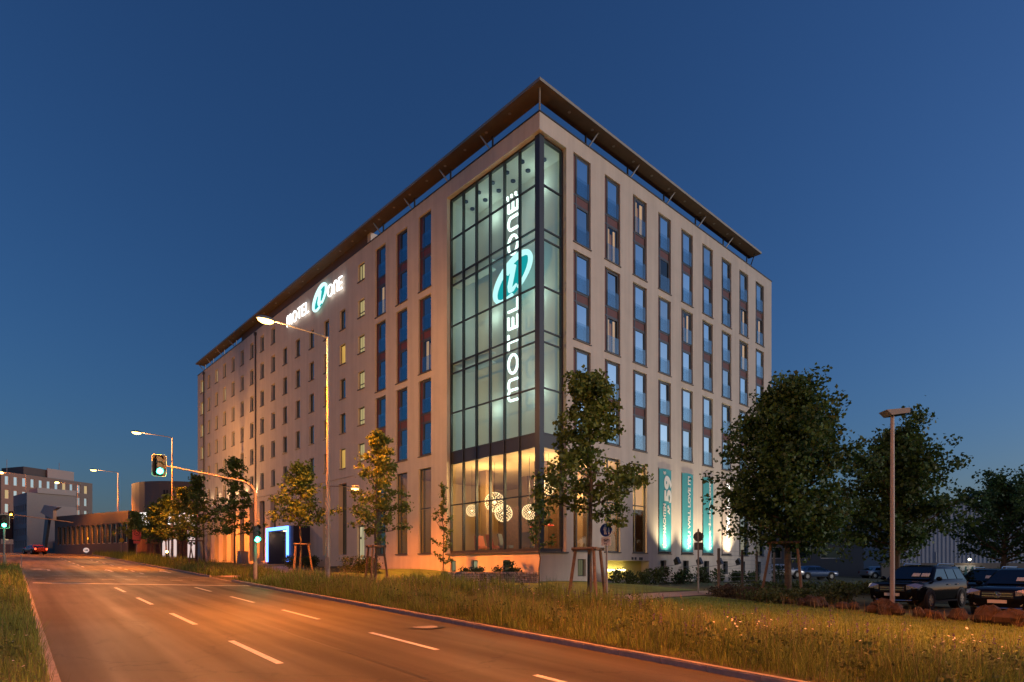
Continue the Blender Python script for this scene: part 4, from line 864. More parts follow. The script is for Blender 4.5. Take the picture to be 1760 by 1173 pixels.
for i, (a, b, h, lab) in enumerate(((150, -6, 6, 'small round street tree left of the far car'), (152, 3, 5.5, 'small round street tree above the far car'))):
    x, y = ab(a, b); tree(lab, x, y, h, 2.0, oakp(2.1), 16, 800, .4, M_young, 50+i, 30, .1, .6, group='far street trees')
# ------------------------------------------------------------------ stake frames round the young trees
def stakes(label, x, y, rz, r=.62, h=2.1, legs=3):
    z = g(x, y); t = thing('tree_stakes', label, 'tree stakes', (x, y, z), rz, 'wooden stake frames'); P = []
    for k in range(legs):
        q = 2*math.pi*k/legs; b = (r*1.18*math.cos(q), r*1.18*math.sin(q), -.2); e = (r*.72*math.cos(q), r*.72*math.sin(q), h); P.append(e)
        m = MB(); m.tube([b, e], [.062, .055], 10); m.build('stake', M_wood, t, smooth=50)
    for k in range(legs):
        a = Vector(P[k]); b = Vector(P[(k+1) % legs]); d = (b-a).normalized()*.14
        m = MB(); m.tube([tuple(a-d+Vector((0, 0, .03+.004*k))), tuple(b+d+Vector((0, 0, .03+.004*k)))], .058, 10); m.build('crossbar', M_wood, t, smooth=50)
stakes('stake frame of the big tree beside the blue sign', 2.72, 21.1, 2.75, .72, 2.02); stakes('stake frame of the tree left of the corner glazing', -6.95, 30.6, 2.6, .62, 1.95); stakes('orange lit stake frame beside the blue entrance frame', -13.2, 37.6, 2.4, .68, 2.0)
stakes('dark stake frame at the far corner of the hotel', -28.2, 54, 2.2, .7, 2.2)
for a, b, lab in ((86, 13.6, 'stake frame right of the pink sign board'), (68, 13.4, 'stake frame behind the bollard lamp')):
    x, y = ab(a, b); stakes(lab, x, y, 2.3, .7, 2.0)
# stakes of the maple and the mesh fence beside the hotel
stakes('tall stake pair frame around the maple trunk', 12.45, 27.2, .6, 1.0, 2.5)
FN = thing('mesh_fence', 'brown post and wire mesh fence beside the right end of the hotel', 'fence', (11.3, 33.0, g(11.3, 33.0)))
pp = [(0, 0), (2.5, 3.2), (4.3, 5.5), (6.8, 8.7)]
for (fx_, fy_) in pp:
    m = MB(); zz = g(11.3+fx_, 33+fy_)-g(11.3, 33); m.box(fx_-.06, fx_+.06, fy_-.06, fy_+.06, zz-.2, zz+2.25); m.build('post', mat('fence_brown', (.13, .075, .055), .6), FN)
m = MB()
for (a, b) in zip(pp[:-1], pp[1:]):
    for k in range(9): m.tube([(a[0], a[1], .15+.25*k), (b[0], b[1], .15+.25*k)], .008, 4)
m.build('wire_mesh', M_galv, FN)
# ------------------------------------------------------------------ shrubs, hedges, planter
M_shrub = mat('shrub_leaves', (.06, .085, .022), .6, rnd=.5, trans=.25); M_heather = mat('low_cover', (.06, .045, .022), .7, rnd=.5, trans=.2)
def shrub(label, x, y, rx, ry, h, n, size, seed, m=M_shrub, rz=0, zoff=0, group='shrubs round the hotel'):
    rng = np.random.default_rng(seed); t = thing('shrub', label, 'shrub', (x, y, g(x, y)+zoff), rz, group)
    ns = max(5, int(rx*ry*14)); P = np.stack([rng.uniform(-.92, .92, ns)*rx, rng.uniform(-.92, .92, ns)*ry, np.zeros(ns)], 1); hh = h*rng.uniform(.55, 1.1, ns)
    st = MB()
    for p, k in zip(P, hh): st.tube([tuple(p+(0, 0, -.1)), tuple(p*1.04+np.array((0, 0, k*.8)))], [.02, .006], 4)
    st.build('stems', M_bark, t)
    i = rng.integers(0, ns, n); q = rng.beta(1.5, 1.1, n); C = P[i]*1.03; C[:, 2] = q*hh[i]; C += rng.normal(size=(n, 3))*np.array((.17, .17, .06))
    C[:, 2] = np.maximum(C[:, 2], .03); link('foliage', leaf_mesh('foliage', C, size, m, rng, .2), t); return t
shrub('left half of the shrubs in the stone planter', -2.2, 31.3, .95, .35, .85, 1500, .1, 61, rz=.1); shrub('right half of the shrubs in the stone planter', -.3, 31.5, .95, .35, 1.05, 1700, .1, 62, rz=.1)
for i, (u, d, w, h, lab) in enumerate(((5.2, 1.0, .5, 1.15, 'upright shrub at the left end of the lit niche'), (7.2, 1.3, 1.2, .75, 'shrub in front of the niche lamps'), (9.6, 1.3, 1.2, 1.1, 'shrub at the right end of the lit niche'), (12.0, 1.5, 1.1, .95, 'shrub below the 59 banner'), (14.4, 1.6, 1.1, 1.05, 'shrub below the LOVE IT banner'), (17.6, 1.8, 1.3, .8, 'shrub below the web address banner'), (20.5, 1.9, 1.2, 1.1, 'shrub behind the mesh fence post'), (26.5, 1.5, .5, 1.6, 'thin shrub at the right end of the hotel'))):
    x, y = H2W(u, -d); shrub(lab, x, y, w, .4, h, int(900*w), .12, 70+i, rz=TH)
shrub('clipped dark hedge right of the nearest street lamp', -9.6, 38.6, 1.9, .45, 1.0, 3600, .09, 81, rz=2.3); shrub('dark shrub under the tree beside the entrance', -16.4, 46.2, .9, .6, 1.0, 1200, .11, 82); shrub('round potted shrub left of the entrance frame', -20.0, 55.4, .55, .55, 1.7, 900, .12, 83); shrub('potted shrub under the right leg of the entrance frame', -17.2, 50.9, .7, .6, 1.2, 900, .12, 84)
shrub('dark ground cover mound behind the rocks', 12.2, 25.2, 2.4, 1.4, .55, 4600, .1, 85, M_shrub, group='ground cover by the car park'); shrub('reddish low cover at the left end of the rocks', 10.4, 27.6, 1.5, 1.1, .5, 2600, .08, 86, M_heather, group='ground cover by the car park'); shrub('green cover between the two maples', 17.5, 33, 4.2, 2.2, .6, 7000, .12, 87, M_shrub, group='ground cover by the car park')
shrub('bushes behind the cars before the warehouse', 31.0, 40.5, 5.0, 1.2, 1.5, 6000, .16, 88, M_shrub, group='ground cover by the car park', rz=-.2)
GB = thing('gabion_planter', 'low wire basket wall of pale stones below the corner glazing', 'planter', (-1.15, 30.85, g(-1.15, 30.85)), .1)
rng = np.random.default_rng(5); m = MB(); L_ = 4.8
def stone(m, c, s, rng, n=6):
    q = rng.normal(size=3)*.0; i0 = len(m.v); pts = []
    for a in range(4):
        for b in range(n):
            t = math.pi*(a+.0)/3; u = 2*math.pi*b/n+.3*a; r = s*rng.uniform(.75, 1.2)
            m.v.append((c[0]+r*math.sin(t)*math.cos(u)*1.2, c[1]+r*math.sin(t)*math.sin(u), c[2]+r*math.cos(t)*.85))
    for a in range(3):
        for b in range(n): m.f.append((i0+a*n+b, i0+(a+1)*n+b, i0+(a+1)*n+(b+1) % n, i0+a*n+(b+1) % n)); m.m.append(0)
for i in range(42):
    for k in range(5): stone(m, (-L_/2+.06+L_*(i+rng.uniform(.2, .8))/42, -.2+rng.uniform(0, .05), .06+.115*k), .07, rng)
for k in range(5):
    for j in range(4): stone(m, (-L_/2, -.15+j*.12, .06+.115*k), .07, rng)
o = m.build('stones', mat('gabion_stone', (.33, .3, .29), .85, rnd=.45), GB); o['kind'] = 'stuff'
m = MB(); m.box(-L_/2+.08, L_/2, -.14, .3, -.3, .56); m.build('fill', M_soil, GB)
m = MB()
for k in range(6): m.tube([(-L_/2-.09, -.28, .02+.112*k), (L_/2, -.28, .02+.112*k)], .005, 4)
for i in range(40): m.tube([(-L_/2+L_*i/39, -.283, 0), (-L_/2+L_*i/39, -.283, .58)], .004, 4)
m.build('wire_basket', M_galv, GB)
# ------------------------------------------------------------------ rocks along the car park edge: every rock its own object
def rock(x, y, s, seed, label):
    rng = np.random.default_rng(seed); mb = MB(); mb.ball((0, 0, 0), 1, 14)
    k = rng.uniform(.75, 1.25, 3); ph = rng.uniform(0, 6, 6)
    mb.v = [tuple(np.array(v)*k*(1+.16*math.sin(3.1*v[0]+ph[0])+.14*math.sin(3.7*v[1]+ph[1])+.12*math.sin(4.3*v[2]+ph[2]+2*v[0])+rng.normal()*.085)*s) for v in mb.v]
    o = mb.build('rock', M_rock, None, (x, y, g(x, y)+s*.5), (0, 0, rng.uniform(0, 6)), smooth=12); o.scale = (1.1, .95, .75); return tag(o, label, 'rock', 'row of reddish rocks before the parked cars')
rng = np.random.default_rng(9); line = [(9.9, 28.6), (10.6, 26.3), (11.4, 23.9), (12.3, 21.7), (13.4, 19.9), (14.6, 18.3), (16.0, 16.8)]
RK = []
for seg in range(len(line)-1):
    for i in range(8):
        q = (i+rng.uniform(.1, .9))/8; p = np.array(line[seg])*(1-q)+np.array(line[seg+1])*q+rng.normal(size=2)*.22
        RK.append((p[0]/p[1], p[0], p[1], rng.uniform(.15, .34)*(1.25 if i % 3 == 0 else .85), 900+seg*20+i))

_on = 'first second third fourth fifth sixth seventh eighth ninth tenth eleventh twelfth thirteenth fourteenth fifteenth sixteenth seventeenth eighteenth nineteenth'.split()
def ordinal(n):
    if n <= 19: return _on[n-1]
    t, u = divmod(n, 10); return ('twentieth', 'thirtieth', 'fortieth')[t-2] if u == 0 else ('twenty', 'thirty', 'forty')[t-2]+'-'+_on[u-1]
for k, (_, x, y, s_, sd) in enumerate(sorted(RK)): rock(x, y, s_, sd, ordinal(k+1)+' reddish rock from the left in the row at the car park edge')
# ------------------------------------------------------------------ grasses and flowers
def blades(name, n, zone, hr, wid, m, seed, label, cat, lean=.35):
    rng = np.random.default_rng(seed); a, b, hs = zone(rng, n); n = len(a)
    X = RA[0]*a+RB[0]*b; Y = RA[1]*a+RB[1]*b; Z = np.concatenate([G(X[i:i+4000], Y[i:i+4000]) for i in range(0, n, 4000)])
    h = rng.uniform(hr[0], hr[1], n)*hs; az = rng.uniform(0, 2*np.pi, n); dx, dy = np.cos(az), np.sin(az); l = rng.uniform(.1, 1, n)*lean*h
    w = wid*rng.uniform(.6, 1.4, n)*np.clip(np.hypot(X, Y)/11, .8, 3.2)
    sx, sy = -dy*w/2, dx*w/2; p = lambda k, q: np.stack([X+dx*l*q+sx*k, Y+dy*l*q+sy*k, Z-.02+h*(q**.7)], 1)
    V = np.stack([p(-1, 0), p(1, 0), p(-.75, .5), p(.75, .5), p(0, 1)], 1); i = np.arange(n)*5
    V = V.reshape(-1, 3); F = np.stack([np.stack([i, i+1, i+3], 1), np.stack([i, i+3, i+2], 1), np.stack([i+2, i+3, i+4], 1)], 1).reshape(-1, 3)
    o = link(name, np_mesh(name, V, F, m)); return tag(o, label, cat, kind='stuff')
def patch(rng, a, b, k=.62):        # tufts: blades gather in clumps
    return 1+k*np.sin(a*1.7+np.sin(b*2.3)*1.4)*np.sin(b*2.1+1.3*np.sin(a*.9))
def z_right(rng, n):
    a = 2+rng.beta(1, 2.6, n)*72; b = KR+.17+rng.beta(1, 1.25, n)*4.4; 
    keep = ~((np.abs(a-38.6) < 2.0))
    return a[keep], b[keep], patch(rng, a, b)[keep]*np.clip(.45+(b[keep]-KR)*.5, .4, 1)
def z_left(rng, n):
    a = 4+rng.beta(1, 2.2, n)*58; b = KL-.12-rng.beta(1, 1.6, n)*4.6; return a, b, patch(rng, a, b)*np.clip(.6+(KL-b)*.3, .5, 1)
def z_bed(rng, n):       # flower bed round the big staked tree
    a = rng.uniform(11, 26, n); b = rng.uniform(13, 16.2, n); return a, b, patch(rng, a, b)
def z_mown(rng, n):
    a = rng.uniform(-1, 15, n); b = 13+rng.beta(1.1, 1.3, n)*10.5; return a, b, patch(rng, a, b, .2)
def z_lawn(rng, n):
    a = rng.uniform(17.5, 36, n); b = rng.uniform(15.8, 26, n); k = (a+.0 > 17.5) & ((b-15.8) < 10); return a[k], b[k], np.ones(k.sum())
def z_far(rng, n): a = rng.uniform(60, 118, n); b = KR+.2+rng.uniform(0, 5, n); return a, b, patch(rng, a, b)
blades('tall_grass', 64000, z_right, (.2, .56), .0075, M_grass, 1, 'tall wild grass on the verge right of the road', 'grass', .85)
blades('tall_grass', 40000, z_left, (.2, .55), .007, M_grass, 2, 'tall wild grass on the verge left of the road', 'grass', .85)
blades('dry_grass', 5200, z_right, (.45, .8), .006, M_grass2, 3, 'pale dry stalks standing above the right verge grass', 'grass', .5)
blades('dry_grass', 2600, z_left, (.4, .7), .005, M_grass2, 4, 'pale dry stalks standing above the left verge grass', 'grass', .25)
blades('bed_plants', 9000, z_bed, (.3, .75), .011, M_grass, 5, 'leafy flower bed plants round the big staked tree', 'plants', .3)
blades('short_grass', 42000, z_mown, (.05, .13), .011, M_blade, 6, 'short grass between the wild verge and the rocks', 'grass', .5)
blades('far_grass', 9000, z_far, (.35, .75), .008, M_grass, 7, 'rough grass along the far part of the right verge', 'grass')
def z_rocks(rng, n):
    i = rng.integers(0, len(line)-1, n); q = rng.random(n); L0 = np.array(line); P = L0[i]*(1-q[:, None])+L0[i+1]*q[:, None]+rng.normal(size=(n, 2))*.35-np.array((.5, .35))
    return P@RA, P@RB, np.ones(n)
blades('rock_grass', 260, z_rocks, (.3, .65), .006, M_grass2, 8, 'tufts of dry grass between the rocks', 'grass', .7)
# lawn sheet, a little above the soil
def lawn(name, poly, m_, dz, n=26):
    P = np.array(poly, float); V = []; F = []
    for i in range(n+1):
        u = i/n; A = P[0]*(1-u)+P[1]*u; B = P[3]*(1-u)+P[2]*u
        for j in range(n+1): q = A+(B-A)*j/n; V.append((*q, g(*q)+dz))
    for i in range(n):
        for j in range(n): k = i*(n+1)+j; F.append((k, k+1, k+n+2, k+n+1))
    o = link(name, np_mesh(name, V, F, m_)); o['kind'] = 'structure'; return o
lawn('lawn', [(-12.8, 40.6), (1.2, 23.6), (9.6, 31.2), (1.4, 41)], M_lawn, .012)
lawn('verge_lawn', [ab(1, 13), ab(15.6, 13), ab(15.6, 24), ab(1, 24)], M_lawn, .012)
# broad-leaved weeds in uneven tufts break up the grass
def weeds(n, zone, hmax, size, seed, label):
    rng = np.random.default_rng(seed); a, b, _ = zone(rng, n); k = 42; X = RA[0]*a+RB[0]*b; Y = RA[1]*a+RB[1]*b; Z = G(X, Y); n = len(a)
    r = rng.uniform(.12, .34, n); h = hmax*rng.uniform(.45, 1.1, n); q = rng.beta(1.2, 1.3, (n, k)); s = (1.1-.75*q)[..., None]*r[:, None, None]
    C = np.stack([X[:, None], Y[:, None], Z[:, None]], -1)+np.concatenate([rng.normal(size=(n, k, 2))*s*.7, (q*h[:, None])[..., None]], -1)
    return tag(link('verge_weeds', leaf_mesh('verge_weeds', C.reshape(-1, 3), size, M_weed, rng, .3)), label, 'weeds', kind='stuff')
M_weed = mat('weed_leaves', (.10, .13, .035), .75, rnd=.5, trans=.3)
weeds(420, lambda r, n: (lambda a, b, h: (a, b+.4, h))(*z_right(r, n)), .6, .06, 21, 'leafy weeds scattered through the right verge grass'); weeds(260, lambda r, n: (lambda a, b, h: (a, b-.45, h))(*z_left(r, n)), .5, .05, 22, 'leafy weeds scattered through the left verge grass'); weeds(150, z_bed, .75, .06, 23, 'leafy perennials in the bed round the big staked tree')
# small white daisies and bluish flower spikes
def flowers(name, n, zone, h, r, m, seed, label):
    rng = np.random.default_rng(seed); a, b, hs = zone(rng, n); X = RA[0]*a+RB[0]*b; Y = RA[1]*a+RB[1]*b; Z = G(X, Y)+rng.uniform(h[0], h[1], len(a)); n = len(a)
    k = 6; t = np.arange(k)*2*np.pi/k; tl = rng.normal(size=(n, 2))*.35; rr = r*rng.uniform(.7, 1.3, n)
    V = np.stack([X[:, None]+rr[:, None]*np.cos(t), Y[:, None]+rr[:, None]*np.sin(t), Z[:, None]+rr[:, None]*(tl[:, :1]*np.cos(t)+tl[:, 1:]*np.sin(t))], -1).reshape(-1, 3)
    o = link(name, np_mesh(name, V, (np.arange(n)*k)[:, None]+np.arange(k), m)); return tag(o, label, 'flowers', kind='stuff')
M_daisy = mat('daisy_white', (.7, .66, .55), .8); M_viol = mat('sage_violet', (.12, .07, .2), .8, rnd=.3)
def z_dr(rng, n): c = rng.uniform(0, 1, (9, 2)); i = rng.integers(0, 9, n); a = 2.2+c[i, 0]*7+rng.normal(size=n)*.7; b = 11.2+c[i, 1]*3.5+rng.normal(size=n)*.5; return a, np.maximum(b, KR+.3), a
def z_dl(rng, n): a = 7+rng.beta(1, 2, n)*20; b = KL-.3-rng.uniform(0, 1.6, n); return a, b, a
def z_db(rng, n): a = rng.uniform(10, 40, n); b = rng.uniform(11.5, 15.5, n); return a, b, a
flowers('daisies', 150, z_dr, (.3, .55), .02, M_daisy, 11, 'white daisies in the grass at the lower right corner'); flowers('daisies', 70, z_dl, (.3, .5), .015, M_daisy, 12, 'white daisies in the left verge grass'); flowers('daisies', 420, z_db, (.4, .75), .02, mat('dusty_bloom', (.36, .28, .24), .8, rnd=.4), 13, 'pale dusty blooms over the flower bed')
def spikes(n, zone, seed, label):
    rng = np.random.default_rng(seed); a, b, _ = zone(rng, n); C = []
    X = RA[0]*a+RB[0]*b; Y = RA[1]*a+RB[1]*b; Z = G(X, Y)
    for x, y, z in zip(X, Y, Z):
        h = rng.uniform(.4, .75); k = 16; C.append(np.stack([x+rng.normal(size=k)*.012, y+rng.normal(size=k)*.012, z+h-rng.uniform(0, .22, k)], 1))
    return tag(link('sage_spikes', leaf_mesh('sage_spikes', np.concatenate(C), .03, M_viol, rng)), label, 'flowers', kind='stuff')
spikes(70, z_dr, 14, 'violet flower spikes in the grass at the lower right'); spikes(160, z_bed, 15, 'violet flower spikes round the big staked tree')
# ------------------------------------------------------------------ cars
M_cblack = mat('black_paint', (.004, .004, .006), .12, 0, spec=.16); M_cglass = glass('car_glass', None, .02, .02, body=(.006, .007, .009)); M_tyre = mat('tyre', (.012, .012, .012), .85); M_rimm = mat('alloy_rim', (.42, .42, .42), .3, .9)
M_chrome = mat('chrome', (.65, .65, .66), .15, 1.0); M_hl = mat('headlamp_glass', (.45, .45, .47), .12, .75); M_plate = mat('number_plate', (.5, .48, .45), .5); M_arch = mat('arch_black', (.01, .01, .01), .7); M_paper = mat('paper_white', (.6, .56, .52), .7)
def loft(m, rings, mi=0, caps=True):
    i0 = len(m.v); n = len(rings[0])
    for r in rings: m.v += [tuple(p) for p in r]
    for k in range(len(rings)-1):
        for j in range(n): m.f.append((i0+k*n+j, i0+k*n+(j+1) % n, i0+(k+1)*n+(j+1) % n, i0+(k+1)*n+j)); m.m.append(mi)
    if caps: m.f.append(tuple(i0+j for j in range(n))[::-1]); e = i0+(len(rings)-1)*n; m.f.append(tuple(e+j for j in range(n))); m.m += [mi, mi]
def wheel(t, x, y, r, w):
    s = 1 if y > 0 else -1; n = 22; m = MB(); prof = [(r*.62, -w/2), (r*.93, -w/2), (r, -w/2+.04), (r, w/2-.04), (r*.93, w/2), (r*.62, w/2)]
    rings = [[(x+q*math.cos(2*math.pi*k/n), y+d, r+q*math.sin(2*math.pi*k/n)) for k in range(n)] for q, d in prof]; loft(m, rings, 0, False); wh = m.build('wheel', M_tyre, t, smooth=40)
    m = MB(); yo = y+s*(w/2-.03); m.tube([(x, y, r), (x, y+s*.02, r)], r*.63, n, 0)
    m.v = [v for v in m.v]; m.build('rim_well', M_arch, wh)
    m = MB(); rings = [[(x+q*math.cos(2*math.pi*k/n), yo+d*s, r+q*math.sin(2*math.pi*k/n)) for k in range(n)] for q, d in ((r*.66, -.05), (r*.66, .015), (r*.57, .015), (r*.55, -.05))]; loft(m, rings, 0, False)
    for k in range(7):
        a = 2*math.pi*k/7+.3; c, sn = math.cos(a), math.sin(a); px_, pz = -sn, c
        q = [(r*.1, .035), (r*.58, .05), (r*.58, -.05), (r*.1, -.035)]
        m.prism([(x+c*d+px_*e, yo-.03*s, r+sn*d+pz*e) for d, e in q], (0, s*.035, 0))
    m.tube([(x, yo-.04*s, r), (x, yo+.02*s, r)], r*.16, 10); m.build('rim', M_rimm, wh)
def car(label, x, y, rz, paint, z=None, kind='suv', tail=False, group='parked cars'):
    t = thing('car', label, 'car', (x, y, (g(x, y) if z is None else z)+.01), rz, group); suv = kind == 'suv'
    H0 = 1.0 if suv else .86
    st = [(2.27,.40,.80,.66),(2.22,.32,.93,.82),(2.08,.26,.99,.895),(1.6,.25,1.03,.92),(1.0,.25,1.07,.92),(.4,.25,1.09,.92),(-1.0,.25,1.10,.92),(-1.9,.27,1.11,.91),(-2.15,.33,1.09,.88),(-2.26,.42,1.0,.80)]
    m = MB(); rings = []
    for xx, zb, zt, hw in st:
        zt *= H0; half = [(hw*.78, zb), (hw*.96, zb+.10), (hw, .60*H0), (hw*.99, .80*H0), (hw*.965, zt-.10), (hw*.90, zt-.025), (hw*.78, zt), (hw*.4, zt+.022)]
        rings.append([(xx, -a, b) for a, b in half][::-1]+[(xx, a, b) for a, b in half]); rings[-1] = [(xx, a, b) for (_, a, b) in [(0, *p) for p in ([(q, w) for q, w in half]+[(-q, w) for q, w in half[::-1]])]]
    loft(m, rings); m.build('body', paint, t, smooth=32)
    zr = 1.64 if suv else 1.42; zb = 1.06*H0; m = MB(); rr = []
    def ring(z, xf, xr, hw, r): 
        P = []
        for cx, cy, t0 in ((xf-r, hw-r, 0), (xr+r, hw-r, 90), (xr+r, -hw+r, 180), (xf-r, -hw+r, 270)): P += [(cx+r*math.cos(R_(t0+30*i)), cy+r*math.sin(R_(t0+30*i)), z) for i in range(4)]
        return P
    xf0, xf1, xr0, xr1 = (1.12, .24, -2.14, -1.82) if suv else (1.2, .2, -1.9, -1.2)
    loft(m, [ring(zb-.05, xf0, xr0, .86, .08), ring(zr-.08, xf1+.08, xr1-.05, .67, .1), ring(zr-.02, xf1-.06, xr1+.06, .62, .12), ring(zr+.02, xf1-.35, xr1+.35, .48, .15)]); m.build('roof', paint, t, smooth=40)
    S = lambda u, z, s: (u, s*(.86+(.67-.86)*(z-zb+.05)/(zr-.08-zb+.05)+.012), z)
    z0, z1 = zb+.06, zr-.13
    wins = ((.86, .32, -.30, -.30), (-.38, -.38, -1.12, -1.08), (-1.2, -1.16, -1.9, -1.72)) if suv else ((.9, .3, -.3, -.3), (-.38, -.38, -1.35, -1.1))
    for s in (1, -1):
        for a0, a1, b1, b2 in wins: m = MB(); m.prism([S(a0, z0, s), S(a1, z1, s), S(b2, z1, s), S(b1, z0, s)], (0, s*.006, 0)); m.build('side_window', M_cglass, t)
        for hx in (-.22, -1.0): m = MB(); m.box(hx-.1, hx+.1, s*.925-.012, s*.925+.012, .9*H0, .935*H0); m.build('door_handle', M_chrome if suv else paint, t)
        m = MB(); m.ball((0, 0, 0), 1, 10); m.v = [(.82+v[0]*.07, s*(.99+v[1]*.11), zb+.08+v[2]*.085) for v in m.v]; m.build('mirror', paint, t, smooth=60)
        if suv: m = MB(); m.tube([(.0, s*.6, zr+.0), (-.1, s*.6, zr+.07), (-1.5, s*.6, zr+.06), (-1.62, s*.6, zr-.02)], .018, 6); m.build('roof_rail', M_chrome, t)
        m = MB(); m.prism([(2.2, s*.47, .72*H0), (2.14, s*.86, .78*H0), (1.95, s*.93, .90*H0), (2.1, s*.74, .96*H0), (2.2, s*.46, .89*H0)], (.09, s*.02, .02)); m.build('headlight', M_hl, t)
        m = MB(); m.tube([(2.2, s*.62, .47), (2.262, s*.62, .47)], .055, 12); m.build('fog_lamp', M_hl, t)
        m = MB(); m.box(-2.27, -2.1, s*.72-.1, s*.72+.1, .72*H0, 1.0*H0); m.build('tail_light', glow('tail_red', (1, .06, .02), 7) if tail else mat('tail_lens', (.2, .01, .01), .3), t)
        m = MB(); m.box(-.95, 1.0, s*.915-.02, s*.915+.025, .27, .33); m.build('side_sill', M_arch, t)
        for wx in (1.38, -1.38):
            m = MB(); m.tube([(wx, s*.6, .37), (wx, s*.924, .37)], .43, 26); m.build('wheel_arch', M_arch, t); wheel(t, wx, s*.845, .355, .23)
    W0, W1 = (xf0-.02, zb+.0), (xf1+.1, zr-.1); n_ = Vector((W1[1]-W0[1], 0, W0[0]-W1[0])).normalized()*.012
    m = MB(); m.prism([tuple(Vector((W0[0]-.06, -.74, W0[1]+.05))+n_), tuple(Vector((W0[0]-.06, .74, W0[1]+.05))+n_), tuple(Vector((W1[0], .58, W1[1]))+n_), tuple(Vector((W1[0], -.58, W1[1]))+n_)], tuple(n_*.4)); m.build('windscreen', M_cglass, t)
    m = MB(); m.prism([(xr0+.05-.04, -.7, zb+.08), (xr0+.01, .7, zb+.08), (xr1-.06, .55, zr-.16), (xr1-.06, -.55, zr-.16)], (-.03, 0, .012)); m.build('rear_window', M_cglass, t)
    if suv:
        m = MB(); m.box(2.16, 2.285, -.43, .43, .66, .88); G1 = m.build('grille', M_arch, t)
        for z in (.715, .80): m = MB(); m.box(2.286, 2.31, -.42, .42, z, z+.04); m.build('grille_bar', M_chrome, G1)
        m = MB(); q = [(2.318, .1*math.cos(2*math.pi*k/20), .775+.095*math.sin(2*math.pi*k/20)) for k in range(21)]; m.tube(q, .011, 6)
        for k in range(3): a = math.pi/2+2*math.pi*k/3; m.tube([(2.318, 0, .775), (2.318, .095*math.cos(a), .775+.092*math.sin(a))], [.02, .004], 5)
        m.build('star_badge', M_chrome, G1)
        m = MB(); m.box(2.28, 2.325, -.26, .26, .50, .61); m.build('number_plate', M_plate, t)
        m = MB(); m.tube([(2.1, -.8, .36), (2.275, -.55, .34), (2.29, 0, .335), (2.275, .55, .34), (2.1, .8, .36)], .022, 6); m.build('bumper_strip', M_chrome, t)
        m = MB(); a = Vector((.95, 0, zb+.13)); 
        for yy in (.1, .42): m.prism([(.93, yy, zb+.155), (.93, yy+.26, zb+.155), (.78, yy+.26, zb+.275), (.78, yy, zb+.275)], (.012, 0, .012))
        m.build('price_sheets', M_paper, t)
    return t
RZ = math.atan2(-.552, -.834)
car('black SUV parked behind the car park lamp, left one of the front pair', 16.25, 24.05, RZ, M_cblack)
car('black SUV with chrome bumper strip cut off by the right picture edge', 18.05, 21.35, RZ, M_cblack)
car('dark SUV half hidden between the two front black SUVs', 21.9, 27.7, RZ+.05, M_cblack)
car('red-lit car turning far down the road', *ab(118, 2.6), R_(148), mat('dark_red_paint', (.10, .015, .015), .3, coat=.6), float(grade(118)), 'hatch', True, 'cars in traffic')
M_silver = mat('silver_paint', (.4, .42, .45), .35, .5, coat=.5); M_bluep = mat('blue_paint', (.03, .07, .16), .35, .3, coat=.5)
for x, y, rz, pt, lab in ((27.5, 62, R_(10), M_silver, 'silver car parked behind the right end of the hotel'), (31.5, 63, R_(10), M_bluep, 'blue car parked beside the silver one behind the maple trunk'), (44, 72, R_(5), M_silver, 'pale car far back in the car park between the maples')): car(lab, x, y, rz, pt, None, 'hatch', False, 'cars in the car park behind')
# ------------------------------------------------------------------ buildings in the distance
def block(name, label, cat, p0, d, L, dep, z0, z1, M, rows=(), cols=(), ww=1.2, wh=1.8, side=None, pane=None, rz_extra=0):
    """box building: front runs from p0 along d; real openings with frames and panes on the front (and side) face"""
    t = thing(name, label, cat, (p0[0], p0[1], z0), math.atan2(d[1], d[0])); zt = z1-z0
    def face(W, ops, P):
        mb = MB(); us = sorted({0., W, *[o[0] for o in ops], *[o[1] for o in ops]}); zs = sorted({0., zt, *[o[2] for o in ops], *[o[3] for o in ops]})
        for u0, u1 in zip(us[:-1], us[1:]):
            for a, b in zip(zs[:-1], zs[1:]):
                if any(o[0] < (u0+u1)/2 < o[1] and o[2] < (a+b)/2 < o[3] for o in ops): continue
                mb.poly([P(u0, a, 0), P(u1, a, 0), P(u1, b, 0), P(u0, b, 0)])
        for u0, u1, a, b in ops:
            for q in (((u0,a),(u1,a)), ((u1,a),(u1,b)), ((u1,b),(u0,b)), ((u0,b),(u0,a))): mb.poly([P(*q[0], 0), P(*q[1], 0), P(*q[1], .25), P(*q[0], .25)])
        mb.build('wall', M, t)
        for u0, u1, a, b in ops:
            f = MB()
            for e in ((u0, u0+.09, a, b), (u1-.09, u1, a, b), (u0+.09, u1-.09, a, a+.09), (u0+.09, u1-.09, b-.09, b)): f.poly([P(e[0], e[2], .2), P(e[1], e[2], .2), P(e[1], e[3], .2), P(e[0], e[3], .2)])
            w = f.build('window', M_wframe, t); q = MB(); q.poly([P(u0+.06, a+.06, .24), P(u1-.06, a+.06, .24), P(u1-.06, b-.06, .24), P(u0+.06, b-.06, .24)]); q.build('pane', pane or M_pane, w)
    ops = [(u, u+ww, r, r+wh) for u in cols for r in rows]
    face(L, ops, lambda u, z, e: (u, e, z))
    face(dep, [(u, u+side[1], r, r+side[2]) for u in side[0] for r in side[3]] if side else [], lambda u, z, e: (e, u, z))
    mb = MB(); mb.poly([(L,0,0),(L,dep,0),(L,dep,zt),(L,0,zt)]); mb.poly([(0,dep,0),(L,dep,0),(L,dep,zt),(0,dep,zt)]); mb.build('wall', M, t)
    mb = MB(); mb.poly([(0,0,zt),(L,0,zt),(L,dep,zt),(0,dep,zt)]); mb.build('roof', mat('flat_roof', (.08, .08, .08), .9), t); return t
